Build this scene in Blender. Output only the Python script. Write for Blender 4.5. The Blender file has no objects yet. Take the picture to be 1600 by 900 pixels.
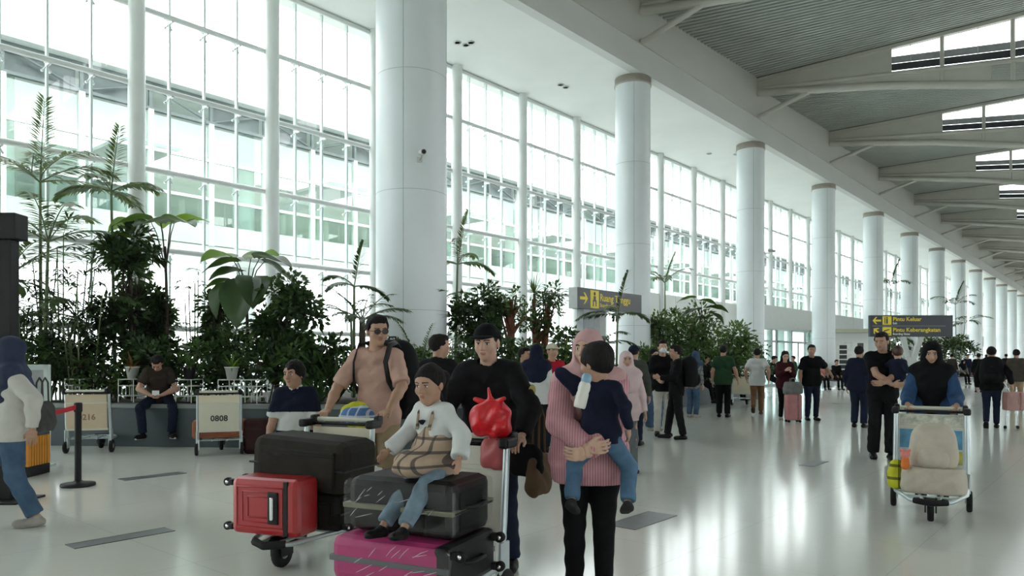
import bpy, bmesh, math, random
import numpy as np
from mathutils import Vector, Matrix, Euler

SC = bpy.context.scene
COL = SC.collection
R = math.radians

# ---------------------------------------------------------------- camera
FPX, CX, HOR, HC = 1155.0, 800.0, 561.0, 1.36      # focal length in px, horizon row, eye height
TH = math.atan(975.0 / FPX)                        # the hall runs along +Y, the camera looks left of it
ST, CT = math.sin(TH), math.cos(TH)
cam_d = bpy.data.cameras.new('camera')
cam = bpy.data.objects.new('camera', cam_d)
COL.objects.link(cam)
cam.location = (0, 0, HC)
cam.rotation_euler = (R(90), 0, TH)
cam_d.sensor_width = 36.0
cam_d.lens = 36.0 * FPX / 1600.0
cam_d.shift_y = (HOR - 450.0) / 1600.0
cam_d.clip_end = 600
SC.camera = cam

# ---------------------------------------------------------------- sky and exposure
world = bpy.data.worlds.new('overcast_sky')
SC.world = world
world.use_nodes = True
wn = world.node_tree
bg = wn.nodes['Background']
bg.inputs[0].default_value = (0.93, 0.97, 1.0, 1)
bg.inputs[1].default_value = 4.0
SC.view_settings.view_transform = 'Standard'
SC.view_settings.look = 'None'
SC.view_settings.gamma = 1.0
SC.view_settings.use_curve_mapping = False
SC.view_settings.exposure = 0.48
SC.cycles.transparent_max_bounces = 24
SC.cycles.max_bounces = 12
SC.cycles.diffuse_bounces = 6


def at(px, py, Z):
    """the point seen at photo pixel (px, py) at depth Z in front of the camera"""
    xc = (px - CX) / FPX * Z
    return Vector((-ST * Z + CT * xc, CT * Z + ST * xc, HC + (HOR - py) / FPX * Z))


def G(px, py):
    """the floor point seen at a photo pixel"""
    p = at(px, py, FPX * HC / (py - HOR))
    return Vector((p.x, p.y, 0.0))


def W(px, Z):
    p = at(px, HOR, Z)
    return Vector((p.x, p.y, 0.0))
# ---------------------------------------------------------------- materials
MATS = {}


def mat(name, col, rough=0.6, metal=0.0, var=0.12, scale=6.0, bump=0.0, bscale=40.0, spec=0.5, coat=0.0, sheen=0.0, detail=3.0, stretch=None, trans=0.0):
    if name in MATS:
        return MATS[name]
    m = bpy.data.materials.new(name)
    m.use_nodes = True
    nt = m.node_tree
    b = nt.nodes['Principled BSDF']
    tc = nt.nodes.new('ShaderNodeTexCoord')
    vec = tc.outputs['Object']
    if stretch:
        mp = nt.nodes.new('ShaderNodeMapping')
        mp.inputs['Scale'].default_value = stretch
        nt.links.new(vec, mp.inputs[0])
        vec = mp.outputs[0]
    n = nt.nodes.new('ShaderNodeTexNoise')
    n.inputs['Scale'].default_value = scale
    n.inputs['Detail'].default_value = detail
    nt.links.new(vec, n.inputs['Vector'])
    r = nt.nodes.new('ShaderNodeValToRGB')
    r.color_ramp.elements[0].position = 0.3
    r.color_ramp.elements[1].position = 0.7
    lo = [max(0, c * (1 - var)) for c in col]
    hi = [min(1, c * (1 + var)) for c in col]
    r.color_ramp.elements[0].color = (*lo, 1)
    r.color_ramp.elements[1].color = (*hi, 1)
    nt.links.new(n.outputs['Fac'], r.inputs[0])
    nt.links.new(r.outputs[0], b.inputs['Base Color'])
    b.inputs['Roughness'].default_value = rough
    b.inputs['Metallic'].default_value = metal
    b.inputs['Specular IOR Level'].default_value = spec
    b.inputs['Coat Weight'].default_value = coat
    b.inputs['Sheen Weight'].default_value = sheen
    if trans:
        b.inputs['Transmission Weight'].default_value = trans
    if bump:
        bn = nt.nodes.new('ShaderNodeTexNoise')
        bn.inputs['Scale'].default_value = bscale
        bn.inputs['Detail'].default_value = 4
        nt.links.new(vec, bn.inputs['Vector'])
        bp = nt.nodes.new('ShaderNodeBump')
        bp.inputs['Strength'].default_value = bump
        bp.inputs['Distance'].default_value = 0.02
        nt.links.new(bn.outputs['Fac'], bp.inputs['Height'])
        nt.links.new(bp.outputs[0], b.inputs['Normal'])
    MATS[name] = m
    return m


def glass(name, tint=(0.93, 0.98, 0.95), refl=0.06, rough=0.02, dirt=0.0, dcol=(0.8, 0.9, 0.86)):
    """thin architectural glass: straight-through transmission, a little mirror, a film of dust"""
    if name in MATS:
        return MATS[name]
    m = bpy.data.materials.new(name)
    m.use_nodes = True
    nt = m.node_tree
    nt.nodes.remove(nt.nodes['Principled BSDF'])
    out = nt.nodes['Material Output']
    t = nt.nodes.new('ShaderNodeBsdfTransparent')
    t.inputs[0].default_value = (*tint, 1)
    g = nt.nodes.new('ShaderNodeBsdfGlossy')
    g.inputs['Roughness'].default_value = rough
    d = nt.nodes.new('ShaderNodeBsdfDiffuse')
    d.inputs[0].default_value = (*dcol, 1)
    tc = nt.nodes.new('ShaderNodeTexCoord')
    n = nt.nodes.new('ShaderNodeTexNoise')
    n.inputs['Scale'].default_value = 0.7
    nt.links.new(tc.outputs['Object'], n.inputs['Vector'])
    mr = nt.nodes.new('ShaderNodeMapRange')
    mr.inputs['To Min'].default_value = dirt * 0.6
    mr.inputs['To Max'].default_value = dirt * 1.4
    nt.links.new(n.outputs['Fac'], mr.inputs['Value'])
    m1 = nt.nodes.new('ShaderNodeMixShader')
    m1.inputs[0].default_value = refl
    nt.links.new(t.outputs[0], m1.inputs[1])
    nt.links.new(g.outputs[0], m1.inputs[2])
    m2 = nt.nodes.new('ShaderNodeMixShader')
    nt.links.new(mr.outputs[0], m2.inputs[0])
    nt.links.new(m1.outputs[0], m2.inputs[1])
    nt.links.new(d.outputs[0], m2.inputs[2])
    nt.links.new(m2.outputs[0], out.inputs[0])
    MATS[name] = m
    return m


# ---------------------------------------------------------------- mesh building
def tag(o, label=None, cat=None, group=None, kind=None):
    if label: o['label'] = label
    if cat: o['category'] = cat
    if group: o['group'] = group
    if kind: o['kind'] = kind
    return o


def empty(name, loc=(0, 0, 0), rz=0.0, label=None, cat=None, group=None, kind=None):
    o = bpy.data.objects.new(name, None)
    o.empty_display_size = 0.1
    COL.objects.link(o)
    o.location = loc
    o.rotation_euler = (0, 0, rz)
    return tag(o, label, cat, group, kind)


def link(name, me, parent=None, loc=None, rot=None):
    o = bpy.data.objects.new(name, me)
    COL.objects.link(o)
    if parent is not None:
        o.parent = parent
    if loc is not None:
        o.location = loc
    if rot is not None:
        o.rotation_euler = rot
    return o


def copy_tree(o, parent=None):
    c = o.copy()
    COL.objects.link(c)
    if parent is not None:
        c.parent = parent
    for ch in list(o.children):
        copy_tree(ch, c)
    return c


class MB:
    """collects simple solids; build() links them as ONE mesh object"""

    def __init__(self):
        self.v, self.f, self.mi, self.sm = [], [], [], []
        self.cur = 0

    def add(self, vs, fs, smooth=False, M=None):
        n = len(self.v)
        if M is not None:
            vs = [M @ Vector(p) for p in vs]
        self.v += [tuple(p) for p in vs]
        self.f += [tuple(i + n for i in f) for f in fs]
        self.mi += [self.cur] * len(fs)
        self.sm += [smooth] * len(fs)
        return self

    def box(self, x0, x1, y0, y1, z0, z1, M=None, bev=0.0):
        if bev > 0:
            bm = bmesh.new()
            bmesh.ops.create_cube(bm, size=1)
            for v in bm.verts:
                v.co = Vector(((x0 + x1) / 2 + v.co.x * (x1 - x0), (y0 + y1) / 2 + v.co.y * (y1 - y0), (z0 + z1) / 2 + v.co.z * (z1 - z0)))
            bmesh.ops.bevel(bm, geom=list(bm.edges), offset=bev, segments=2, affect='EDGES', profile=0.5)
            bm.verts.index_update()
            vs = [tuple(v.co) for v in bm.verts]
            fs = [[v.index for v in f.verts] for f in bm.faces]
            bm.free()
            return self.add(vs, fs, False, M)
        vs = [(x0, y0, z0), (x1, y0, z0), (x1, y1, z0), (x0, y1, z0), (x0, y0, z1), (x1, y0, z1), (x1, y1, z1), (x0, y1, z1)]
        fs = [(3, 2, 1, 0), (4, 5, 6, 7), (0, 1, 5, 4), (1, 2, 6, 5), (2, 3, 7, 6), (3, 0, 4, 7)]
        return self.add(vs, fs, False, M)

    def tube(self, pts, r, n=10, cap=True, flat=1.0, M=None, up=None):
        """swept round bar along pts; r may be a list"""
        pts = [Vector(p) for p in pts]
        rs = r if isinstance(r, (list, tuple)) else [r] * len(pts)
        vs, fs = [], []
        u = None
        for i, p in enumerate(pts):
            t = (pts[min(i + 1, len(pts) - 1)] - pts[max(i - 1, 0)]).normalized()
            if u is None:
                ref = Vector(up) if up else (Vector((0, 0, 1)) if abs(t.z) < 0.9 else Vector((1, 0, 0)))
                u = (ref - t * ref.dot(t)).normalized()
            else:
                u = (u - t * u.dot(t)).normalized()
            w = t.cross(u)
            for k in range(n):
                a = 2 * math.pi * k / n
                vs.append(p + (w * math.cos(a) + u * math.sin(a) * flat) * rs[i])
        for i in range(len(pts) - 1):
            for k in range(n):
                k2 = (k + 1) % n
                fs.append((i * n + k, i * n + k2, (i + 1) * n + k2, (i + 1) * n + k))
        self.add(vs, fs, True, M)
        if cap:
            m = len(vs)
            self.add(vs[:n], [tuple(range(n - 1, -1, -1))], False, M)
            self.add(vs[m - n:], [tuple(range(n))], False, M)
        return self

    def lathe(self, prof, n=24, M=None, smooth=True, cx=0.0, cy=0.0, a0=0.0, a1=2 * math.pi):
        vs, fs = [], []
        full = abs(a1 - a0 - 2 * math.pi) < 1e-6
        m = n if full else n + 1
        for r, z in prof:
            for k in range(m):
                a = a0 + (a1 - a0) * k / n
                vs.append((cx + r * math.cos(a), cy + r * math.sin(a), z))
        for i in range(len(prof) - 1):
            for k in range(n):
                k2 = (k + 1) % m
                fs.append((i * m + k, i * m + k2, (i + 1) * m + k2, (i + 1) * m + k))
        self.add(vs, fs, smooth, M)
        if full:
            if prof[0][0] > 1e-6:
                self.add(vs[:m], [tuple(range(m - 1, -1, -1))], False, M)
            if prof[-1][0] > 1e-6:
                self.add(vs[-m:], [tuple(range(m))], False, M)
        return self

    def prism(self, poly, z0, z1, M=None, smooth=False):
        n = len(poly)
        vs = [(x, y, z0) for x, y in poly] + [(x, y, z1) for x, y in poly]
        fs = [tuple(range(n - 1, -1, -1)), tuple(range(n, 2 * n))]
        fs += [(i, (i + 1) % n, n + (i + 1) % n, n + i) for i in range(n)]
        return self.add(vs, fs, smooth, M)

    def mesh(self, name, mats):
        me = bpy.data.meshes.new(name)
        me.from_pydata(self.v, [], self.f)
        if not isinstance(mats, (list, tuple)):
            mats = [mats]
        for m in mats:
            me.materials.append(m)
        me.polygons.foreach_set('material_index', self.mi)
        me.polygons.foreach_set('use_smooth', self.sm)
        me.update()
        return me

    def build(self, name, mats, parent=None, loc=None, rot=None):
        return link(name, self.mesh(name, mats), parent, loc, rot)


def text_obj(name, s, size, m, parent, M, align='LEFT', depth=0.002, bold=0.0):
    """lettering as thin raised letters; local x right, y up, z towards the reader"""
    cu = bpy.data.curves.new(name, 'FONT')
    cu.body = s
    cu.size = size
    cu.align_x = align
    cu.extrude = depth
    cu.offset = bold
    cu.resolution_u = 2
    o = bpy.data.objects.new(name, cu)
    dg = bpy.context.evaluated_depsgraph_get()
    COL.objects.link(o)
    dg.update()
    me = bpy.data.meshes.new_from_object(o.evaluated_get(dg))
    bpy.data.objects.remove(o)
    bpy.data.curves.remove(cu)
    me.materials.clear()
    me.materials.append(m)
    me.transform(M)
    return link(name, me, parent)


def rotz(a):
    return Matrix.Rotation(a, 4, 'Z')


def T(x, y, z):
    return Matrix.Translation((x, y, z))
# ================================================================ the hall
A0, PITCH = 1.49, 8.465            # first column along the hall (y), column spacing
BC, BF = 11.02, 14.46              # column row and glass wall, distance to the left of the camera (x = -b)
ZS = 9.36                          # soffit height
YB, YE = -22.0, 132.0

white_paint = mat('white_paint', (0.80, 0.82, 0.79), 0.55, var=0.03, scale=0.6)
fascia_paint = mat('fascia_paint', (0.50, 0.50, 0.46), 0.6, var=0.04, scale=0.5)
frame_paint = mat('frame_paint', (0.70, 0.73, 0.71), 0.4, var=0.04, scale=2)
clad = mat('column_cladding', (0.74, 0.79, 0.80), 0.35, var=0.03, scale=0.8)
cap_brown = mat('column_cap_brown', (0.42, 0.38, 0.33), 0.4, var=0.08)
steel = mat('brushed_steel', (0.62, 0.63, 0.63), 0.3, metal=1.0, var=0.06, scale=20)
truss_paint = mat('truss_paint', (0.52, 0.51, 0.46), 0.5, var=0.05, scale=1.5)
dark_louver = mat('dark_louver', (0.05, 0.055, 0.06), 0.6)
grey_louver = mat('grey_louver', (0.33, 0.34, 0.35), 0.5)
facade_glass = glass('facade_glass', tint=(0.985, 0.998, 0.99), refl=0.035, dirt=0.012)
black_rubber = mat('black_rubber', (0.010, 0.010, 0.010), 0.75, spec=0.3)
black_plastic = mat('black_plastic', (0.008, 0.008, 0.009), 0.5, spec=0.3)

# floor: polished pale terrazzo
fm = bpy.data.materials.new('polished_floor')
fm.use_nodes = True
nt = fm.node_tree
pb = nt.nodes['Principled BSDF']
tc = nt.nodes.new('ShaderNodeTexCoord')
n1 = nt.nodes.new('ShaderNodeTexNoise'); n1.inputs['Scale'].default_value = 0.35; n1.inputs['Detail'].default_value = 4
n2 = nt.nodes.new('ShaderNodeTexNoise'); n2.inputs['Scale'].default_value = 90; n2.inputs['Detail'].default_value = 2
br = nt.nodes.new('ShaderNodeTexBrick')
br.offset = 0.0
br.inputs['Scale'].default_value = 1.0
br.inputs['Brick Width'].default_value = 1.2
br.inputs['Row Height'].default_value = 1.2
br.inputs['Mortar Size'].default_value = 0.004
br.inputs['Color1'].default_value = (0.72, 0.725, 0.66, 1)
br.inputs['Color2'].default_value = (0.695, 0.70, 0.64, 1)
br.inputs['Mortar'].default_value = (0.60, 0.61, 0.56, 1)
mx = nt.nodes.new('ShaderNodeMix'); mx.data_type = 'RGBA'; mx.blend_type = 'MULTIPLY'
mx.inputs[0].default_value = 0.12
mr = nt.nodes.new('ShaderNodeMapRange'); mr.inputs['To Min'].default_value = 0.09; mr.inputs['To Max'].default_value = 0.16
for a_, b_ in ((tc.outputs['Object'], n1.inputs['Vector']), (tc.outputs['Object'], n2.inputs['Vector']), (tc.outputs['Object'], br.inputs['Vector']),
               (br.outputs['Color'], mx.inputs[6]), (n2.outputs['Color'], mx.inputs[7]), (mx.outputs[2], pb.inputs['Base Color']),
               (n1.outputs['Fac'], mr.inputs['Value']), (mr.outputs[0], pb.inputs['Roughness'])):
    nt.links.new(a_, b_)
pb.inputs['Specular IOR Level'].default_value = 0.55
MATS['polished_floor'] = fm

fl = MB().box(-BF - 0.3, 17.0, YB, YE, -0.25, 0.0).build('floor', fm)
tag(fl, 'pale polished stone floor of the hall', kind='structure')

# dark slot drains let into the floor
strip_m = mat('strip_grey', (0.10, 0.11, 0.11), 0.35, var=0.15, scale=12)
for i, (p, q, w) in enumerate((((183, 748.5), (293, 740), 0.16), ((105, 853), (270, 828.5), 0.16), ((962, 823), (1042, 803.5), 0.26), ((1252, 727), (1291, 721.5), 0.16))):
    a_, b_ = G(*p), G(*q)
    # they all run along the hall
    mid = (a_ + b_) / 2
    L = max(0.6, abs(b_.y - a_.y))
    s = MB().box(-w / 2, w / 2, -L / 2, L / 2, 0.0, 0.004)
    s.box(-w / 2 - 0.012, -w / 2, -L / 2, L / 2, 0.0, 0.005).box(w / 2, w / 2 + 0.012, -L / 2, L / 2, 0.0, 0.005)
    o = s.build('trim_%d' % (i + 1), strip_m, loc=mid)
    tag(o, 'dark grey strip let into the pale floor', kind='structure')

# ---- soffit, fascia, right wall, back wall
sof = MB().box(-BF - 0.3, -10.80, YB, YE, ZS, ZS + 0.35).build('ceiling', white_paint)
tag(sof, 'smooth white soffit between the glass wall and the fascia beam', kind='structure')
fas = MB()
fas.add([(-10.53, YB, ZS), (-10.53, YE, ZS), (-10.78, YE, ZS + 0.97), (-10.78, YB, ZS + 0.97),
         (-10.80, YB, ZS), (-10.80, YE, ZS), (-11.1, YE, ZS + 0.97), (-11.1, YB, ZS + 0.97)],
        [(3, 2, 1, 0), (4, 5, 6, 7), (0, 1, 5, 4), (2, 3, 7, 6)])
fo = fas.build('trim_5', mat('beam_paint', (0.62, 0.63, 0.60), 0.55, var=0.03, scale=0.6))
tag(fo, 'long white fascia beam above the columns', kind='structure')
fu = MB().box(-11.1, -10.74, YB, YE, ZS + 0.97, 12.3).build('wall_left_upper', fascia_paint)
tag(fu, 'grey white upper wall between fascia beam and metal roof', kind='structure')
wr = empty('wall_right', label='wall on the unseen far side of the hall, with a glazed band added for light', kind='structure')  # out of view; its window band is added and sized to brighten the hall
MB().box(17.0, 17.3, YB, YE, 0, 2.6).build('plinth', white_paint, wr)
MB().box(17.0, 17.3, YB, YE, 5.8, 12.3).build('upper_wall', fascia_paint, wr)
fr_ = MB()
for i in range(19):
    y = YB + 0.1 + i * PITCH
    fr_.box(17.0, 17.25, y - 0.15, y + 0.15, 2.6, 5.8)
    fr_.box(17.08, 17.18, y, y + PITCH, 3.6, 3.7)
fr_.build('frame', frame_paint, wr)
for i in range(19):
    y = YB + 0.1 + i * PITCH
    MB().box(17.1, 17.12, y + 0.15, min(y + PITCH - 0.15, YE), 2.6, 5.8).build('pane', facade_glass, wr)
wb = MB().box(-BF - 0.3, 17.3, YB - 0.3, YB, 0, 12.3).build('wall_back', white_paint)
tag(wb, 'plain white wall behind the hall', kind='structure')
we = MB().box(-BF - 0.3, 17.3, YE, YE + 0.3, 0, 12.3).build('wall_end', white_paint)
tag(we, 'white end wall of the hall', kind='structure')

# ---- roof: saw-tooth metal sheets between the trusses
sheet_m = mat('corrugated_sheet', (0.40, 0.42, 0.39), 0.55, metal=0.0, var=0.06, scale=1.2)
HTOP = 10.42 + HC


def curve_b(pts, b):
    b = b if b > -3 else -6 - b          # mirrored about the hall's middle
    for (b0, h0), (b1, h1) in zip(pts[:-1], pts[1:]):
        if b <= b0 and b >= b1:
            return h0 + (h1 - h0) * (b0 - b) / (b0 - b1) + HC
    return pts[0][1] + HC


LOW = [(10.8, 10.06), (6.1, 9.47), (2.6, 9.03), (-3.0, 8.55)]
CHORD = [(10.8, 9.90), (6.1, 9.08), (2.6, 8.24), (0, 7.75), (-3.0, 7.55)]
bs = [10.74 - 27.7 * i / 14 for i in range(15)]
roof = empty('ceiling_metal_roof', label='saw-tooth corrugated metal roof over the hall', kind='structure')
for k in range(-3, 15):
    y0, y1 = A0 + PITCH * k, A0 + PITCH * (k + 1)
    n = 34
    prof = []
    for i in range(n):
        t0 = i / n
        prof += [(t0, 0.0), (t0 + 0.45 / n, 0.0), (t0 + 0.52 / n, 0.09), (t0 + 0.98 / n, 0.09)]
    prof.append((1.0, 0.0))
    vs, fs = [], []
    for t, dz in prof:
        for b in bs:
            lo = curve_b(LOW, b)
            vs.append((-b, y0 + t * (y1 - y0), lo + (HTOP + 0.02 - lo) * t + dz))
    nb = len(bs)
    for i in range(len(prof) - 1):
        for j in range(nb - 1):
            fs.append((i * nb + j, (i + 1) * nb + j, (i + 1) * nb + j + 1, i * nb + j + 1))
    MB().add(vs, fs).build('roof_sheet', sheet_m, roof)

# ---- trusses
ORD = ['first', 'second', 'third', 'fourth', 'fifth', 'sixth', 'seventh', 'eighth', 'ninth', 'tenth', 'eleventh', 'twelfth', 'thirteenth']


def where(k):
    return 'thick column' if k == 1 else 'column before the thick one' if k == 0 else ORD[k - 2] + ' slim column past the thick one'


def truss_mesh_parts():
    P = []
    top = MB().box(-10.74, 16.9, -0.09, 0.09, HTOP - 0.13, HTOP + 0.0)
    P.append(('top_rail', top, truss_paint))
    P.append(('roof_edge', MB().box(-10.74, 16.9, -0.14, -0.1, HTOP - 0.02, HTOP + 0.08), mat('edge_dark', (0.16, 0.15, 0.12), 0.6)))
    for sgn in (1, -1):
        web = MB()
        seg = [10.76, 9.6, 8.4, 7.2, 6.2]
        for j in range(4):
            c0, c1 = seg[j], seg[j + 1]
            v = []
            for c in (c0, c1):
                x = -c if sgn > 0 else c + 6
                for yy in (-0.03, 0.03):
                    v += [(x, yy, curve_b(LOW, c) - 0.05), (x, yy, HTOP - 0.1)]
            web.add(v, [(0, 1, 5, 4), (2, 6, 7, 3), (1, 3, 7, 5), (0, 4, 6, 2), (0, 2, 3, 1), (4, 5, 7, 6)])
        P.append(('web_panel', web, truss_paint))
        low = MB()
        seg = [10.76, 9.2, 7.6, 6.1, 4.8, 3.4]
        for j in range(5):
            c0, c1 = seg[j], seg[j + 1]
            v = []
            for c in (c0, c1):
                x = -c if sgn > 0 else c + 6
                for yy in (-0.02, 0.02):
                    v += [(x, yy, curve_b(CHORD, c)), (x, yy, curve_b(LOW, c))]
            low.add(v, [(0, 1, 5, 4), (2, 6, 7, 3), (1, 3, 7, 5), (0, 4, 6, 2), (0, 2, 3, 1), (4, 5, 7, 6)])
        P.append(('web_plate', low, truss_paint))
        for (u0, u1, mm, nm) in ((0.10, 0.32, dark_louver, 'louver'), (0.34, 0.56, grey_louver, 'louver')):
            lv = MB()
            seg = [6.2, 4.7, 2.9, 1.0, -1.0, -3.0]
            for j in range(5):
                v = []
                for c in (seg[j], seg[j + 1]):
                    x = -c if sgn > 0 else c + 6
                    z = curve_b(LOW, c)
                    for yy in (0.02, 0.06):
                        v += [(x, yy, z + u0), (x, yy, z + u1)]
                lv.add(v, [(0, 1, 5, 4), (2, 6, 7, 3), (1, 3, 7, 5), (0, 4, 6, 2), (0, 2, 3, 1), (4, 5, 7, 6)])
            P.append((nm, lv, mm))
        ch = [(-c if sgn > 0 else c + 6, 0, curve_b(CHORD, c)) for c in (10.72, 9.5, 8.0, 6.5, 5.0, 3.5, 2.0, 0.5, -1.5, -3.0)]
        P.append(('lower_chord', MB().tube(ch, 0.13, 12), truss_paint))
        md = [(-c if sgn > 0 else c + 6, 0, curve_b(LOW, c) - 0.02) for c in (10.72, 8.0, 6.1, 4.5, 2.6, 0.5, -3.0)]
        P.append(('middle_rail', MB().tube(md, 0.08, 8), truss_paint))
        st = MB().tube([((-10.72 if sgn > 0 else 16.72), 0, ZS + 0.99), ((-8.9 if sgn > 0 else 14.9), 0, curve_b(CHORD, 8.9) - 0.08)], 0.085, 10)
        P.append(('strut', st, truss_paint))
        for c in (4.73, 2.85, 0.97, -0.9):
            x = -c if sgn > 0 else c + 6
            P.append(('post', MB().tube([(x, 0, curve_b(CHORD, c)), (x, 0, HTOP)], 0.065, 8), truss_paint))
            P.append(('stay', MB().tube([(x - 0.9, -0.02, curve_b(LOW, c + 0.9) + 0.3), (x - 0.9, -0.02, HTOP)], 0.012, 6), truss_paint))
    return P


tp = [(nm, mb.mesh(nm, m_)) for nm, mb, m_ in truss_mesh_parts()]
for k in range(0, 15):
    t = empty('roof_truss', (0, A0 + PITCH * k, 0), 0, 'cream roof truss with louvres over the ' + where(k), 'truss', 'roof trusses across the hall')
    for nm, me in tp:
        link(nm, me, t)

# ---- columns
def column_mesh(r, band):
    p = [(r, 0.0)]
    z = 0.0
    p += [(r, 9.14)]
    body = MB().lathe(p, 48).mesh('shaft', clad)
    capm = MB().lathe([(r - 0.02, 9.14), (r + 0.03, 9.14), (r + 0.03, 9.18), (r + 0.015, 9.19), (r + 0.015, ZS), (r - 0.02, ZS)], 48).mesh('cap_ring', cap_brown)
    seam = MB()
    for k in range(4):
        a = R(35 + 90 * k)
        seam.box(-0.006, 0.006, r - 0.003, r + 0.002, 0.0, 9.14, rotz(a))
    for zz in (2.3, 4.6, 6.9):
        seam.lathe([(r - 0.003, zz - 0.005), (r + 0.0015, zz - 0.005), (r + 0.0015, zz + 0.005), (r - 0.003, zz + 0.005)], 48)
    sm = seam.mesh('seam', mat('seam_grey', (0.45, 0.48, 0.48), 0.6))
    base = MB().lathe([(r + 0.03, 0.0), (r + 0.03, 0.12), (r, 0.14)], 48).mesh('base_ring', steel)
    return body, capm, sm, base


cm_small, cm_big = column_mesh(0.5, 0), column_mesh(0.70, 1)
for k in range(0, 15):
    ms = cm_big if k == 1 else cm_small
    lab = 'extra thick white round column rising out of the planting' if k == 1 else ('slim white round column with a brown cap ring, ' + (ORD[k - 2] + ' past the thick one' if k else 'just before the thick one'))
    c = empty('column', (-BC, A0 + PITCH * k, 0), 0, lab, 'column', 'white columns along the glass wall' if k != 1 else None)
    for nm, me in zip(('shaft', 'cap_ring', 'seam', 'base_ring'), ms):
        link(nm, me, c)

# ---- glass wall
fac = empty('wall_left', label='tall glazed wall of steel mullions, pipe transoms and bolted panes', kind='structure')
MSP = PITCH / 3
ZT = [0.0, 1.95, 3.45, 4.95, 6.5, 7.95, ZS]
mull = MB().tube([(0, 0, 0), (0, 0, ZS)], 0.15, 16).mesh('mullion', frame_paint)
tran = MB().tube([(0, 0, 0), (0, MSP, 0)], 0.055, 8).mesh('transom', frame_paint)
fin_h = {}
spider = MB().box(0.0, 0.16, -0.02, 0.02, -0.02, 0.02)
for sx in (-1, 1):
    for sz in (-1, 1):
        spider.tube([(0.02, 0, 0), (-0.03, sx * 0.06, sz * 0.09)], 0.012, 5)
        spider.tube([(-0.02, sx * 0.06, sz * 0.09), (-0.06, sx * 0.06, sz * 0.09)], 0.022, 6)
spider_me = spider.mesh('spider_fitting', steel)
YM = [3.17 + MSP * (i - 9) for i in range(0, 56)]
XF = -BF
ph_cache = {}


def pane_mesh(w, h):
    key = (round(w, 3), round(h, 3))
    if key not in ph_cache:
        ph_cache[key] = MB().box(-0.008, 0.008, 0.008, w - 0.008, 0.012, h - 0.012).mesh('pane', facade_glass)
    return ph_cache[key]


far_panes, far_rails = MB(), MB()
npane = 0
pw = MSP / 4
for i, y in enumerate(YM[:-1]):
    link('mullion', mull, fac, (XF + 0.28, y, 0))
    near = 3.0 <= y + MSP and y < 34
    wall_zone = 23.8 < y + 0.1 < 33.0          # white solid panels low down
    door_zone = y + 0.1 > 33.0
    zb = 3.9 if (wall_zone or door_zone) else 0.0
    zs = [z for z in ZT if z > zb + 0.4 or z == 0.0]
    if zb: zs[0] = zb
    for z in zs[1:-1]:
        if near or y < 60:
            link('transom', tran, fac, (XF + 0.2, y, z))
        else:
            far_rails.tube([(XF + 0.2, y, z), (XF + 0.2, y + MSP, z)], 0.055, 6)
    link('transom', tran, fac, (XF + 0.2, y, ZS - 0.05))
    for j in range(4):
        for z0, z1 in zip(zs[:-1], zs[1:]):
            if near and npane < 296:
                link('pane', pane_mesh(pw, z1 - z0), fac, (XF, y + j * pw, z0))
                npane += 1
            else:
                far_panes.box(XF - 0.008, XF + 0.008, y + j * pw + 0.008, y + (j + 1) * pw - 0.008, z0 + 0.012, z1 - 0.012)
        # glass fins / joints
    if y < 62:
        fin = MB()
    for j in range(1, 4):
        if y < 70:
            far_rails.box(XF + 0.02, XF + 0.10, y + j * pw - 0.018, y + j * pw + 0.018, zb, ZS)
    if -2 < y < 34:
        for j in range(1, 4):
            for z in zs[1:-1]:
                link('spider_fitting', spider_me, fac, (XF + 0.06, y + j * pw, z - 0.06))
tag(far_panes.build('pane_field', facade_glass, fac), kind='stuff')
far_rails.build('glazing_fins', mat('fin_mint', (0.62, 0.72, 0.69), 0.3, var=0.03), fac)
MB().box(XF - 0.1, XF + 0.1, YB, 23.8, 0, 0.25).build('sill', frame_paint, fac)

# white low wall panels and the bulkhead over the doors further along
lw = empty('wall_left_lower', label='white panel wall and bulkhead under the glazing past the second column', kind='structure')
for i in range(3):
    y = 23.95 + i * 3.0
    MB().box(XF - 0.05, XF + 0.32, y, y + 2.98, 0, 3.9, bev=0.01).build('panel', white_paint, lw)
yy = 32.95
while yy < 128:
    MB().box(XF - 0.05, XF + 0.75, yy, yy + PITCH - 0.02, 2.85, 4.0).build('bulkhead', mat('bulkhead_grey', (0.55, 0.57, 0.55), 0.5, var=0.03), lw)
    yy += PITCH
door_glass = glass('door_glass', tint=(0.75, 0.85, 0.83), refl=0.10, dirt=0.06)
alu = mat('door_aluminium', (0.45, 0.47, 0.47), 0.35, metal=0.6)
for n_, y in enumerate([33.2 + 2.1 * i for i in range(0, 12)]):
    d = empty('door_%d' % (n_ + 1), (XF + 0.5, y, 0), 0, 'aluminium framed glass exit door under the grey bulkhead', kind='structure')
    fr = MB().box(-0.04, 0.04, 0, 0.07, 0, 2.85).box(-0.04, 0.04, 2.0, 2.07, 0, 2.85).box(-0.04, 0.04, 0, 2.07, 2.2, 2.3).box(-0.04, 0.04, 0, 2.07, 0, 0.1).box(-0.03, 0.03, 1.0, 1.07, 0, 2.2)
    fr.build('frame', alu, d)
    for (a_, b_) in ((0.07, 1.0), (1.07, 2.0)):
        MB().box(-0.006, 0.006, a_, b_, 0.1, 2.2).build('pane', door_glass, d)
    MB().box(-0.006, 0.006, 0.07, 2.0, 2.3, 2.85).build('pane', door_glass, d)
    for s_ in (0.93, 1.14):
        MB().tube([(0.07, s_, 0.8), (0.07, s_, 1.4)], 0.015, 6).build('handle', steel, d)

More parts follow.
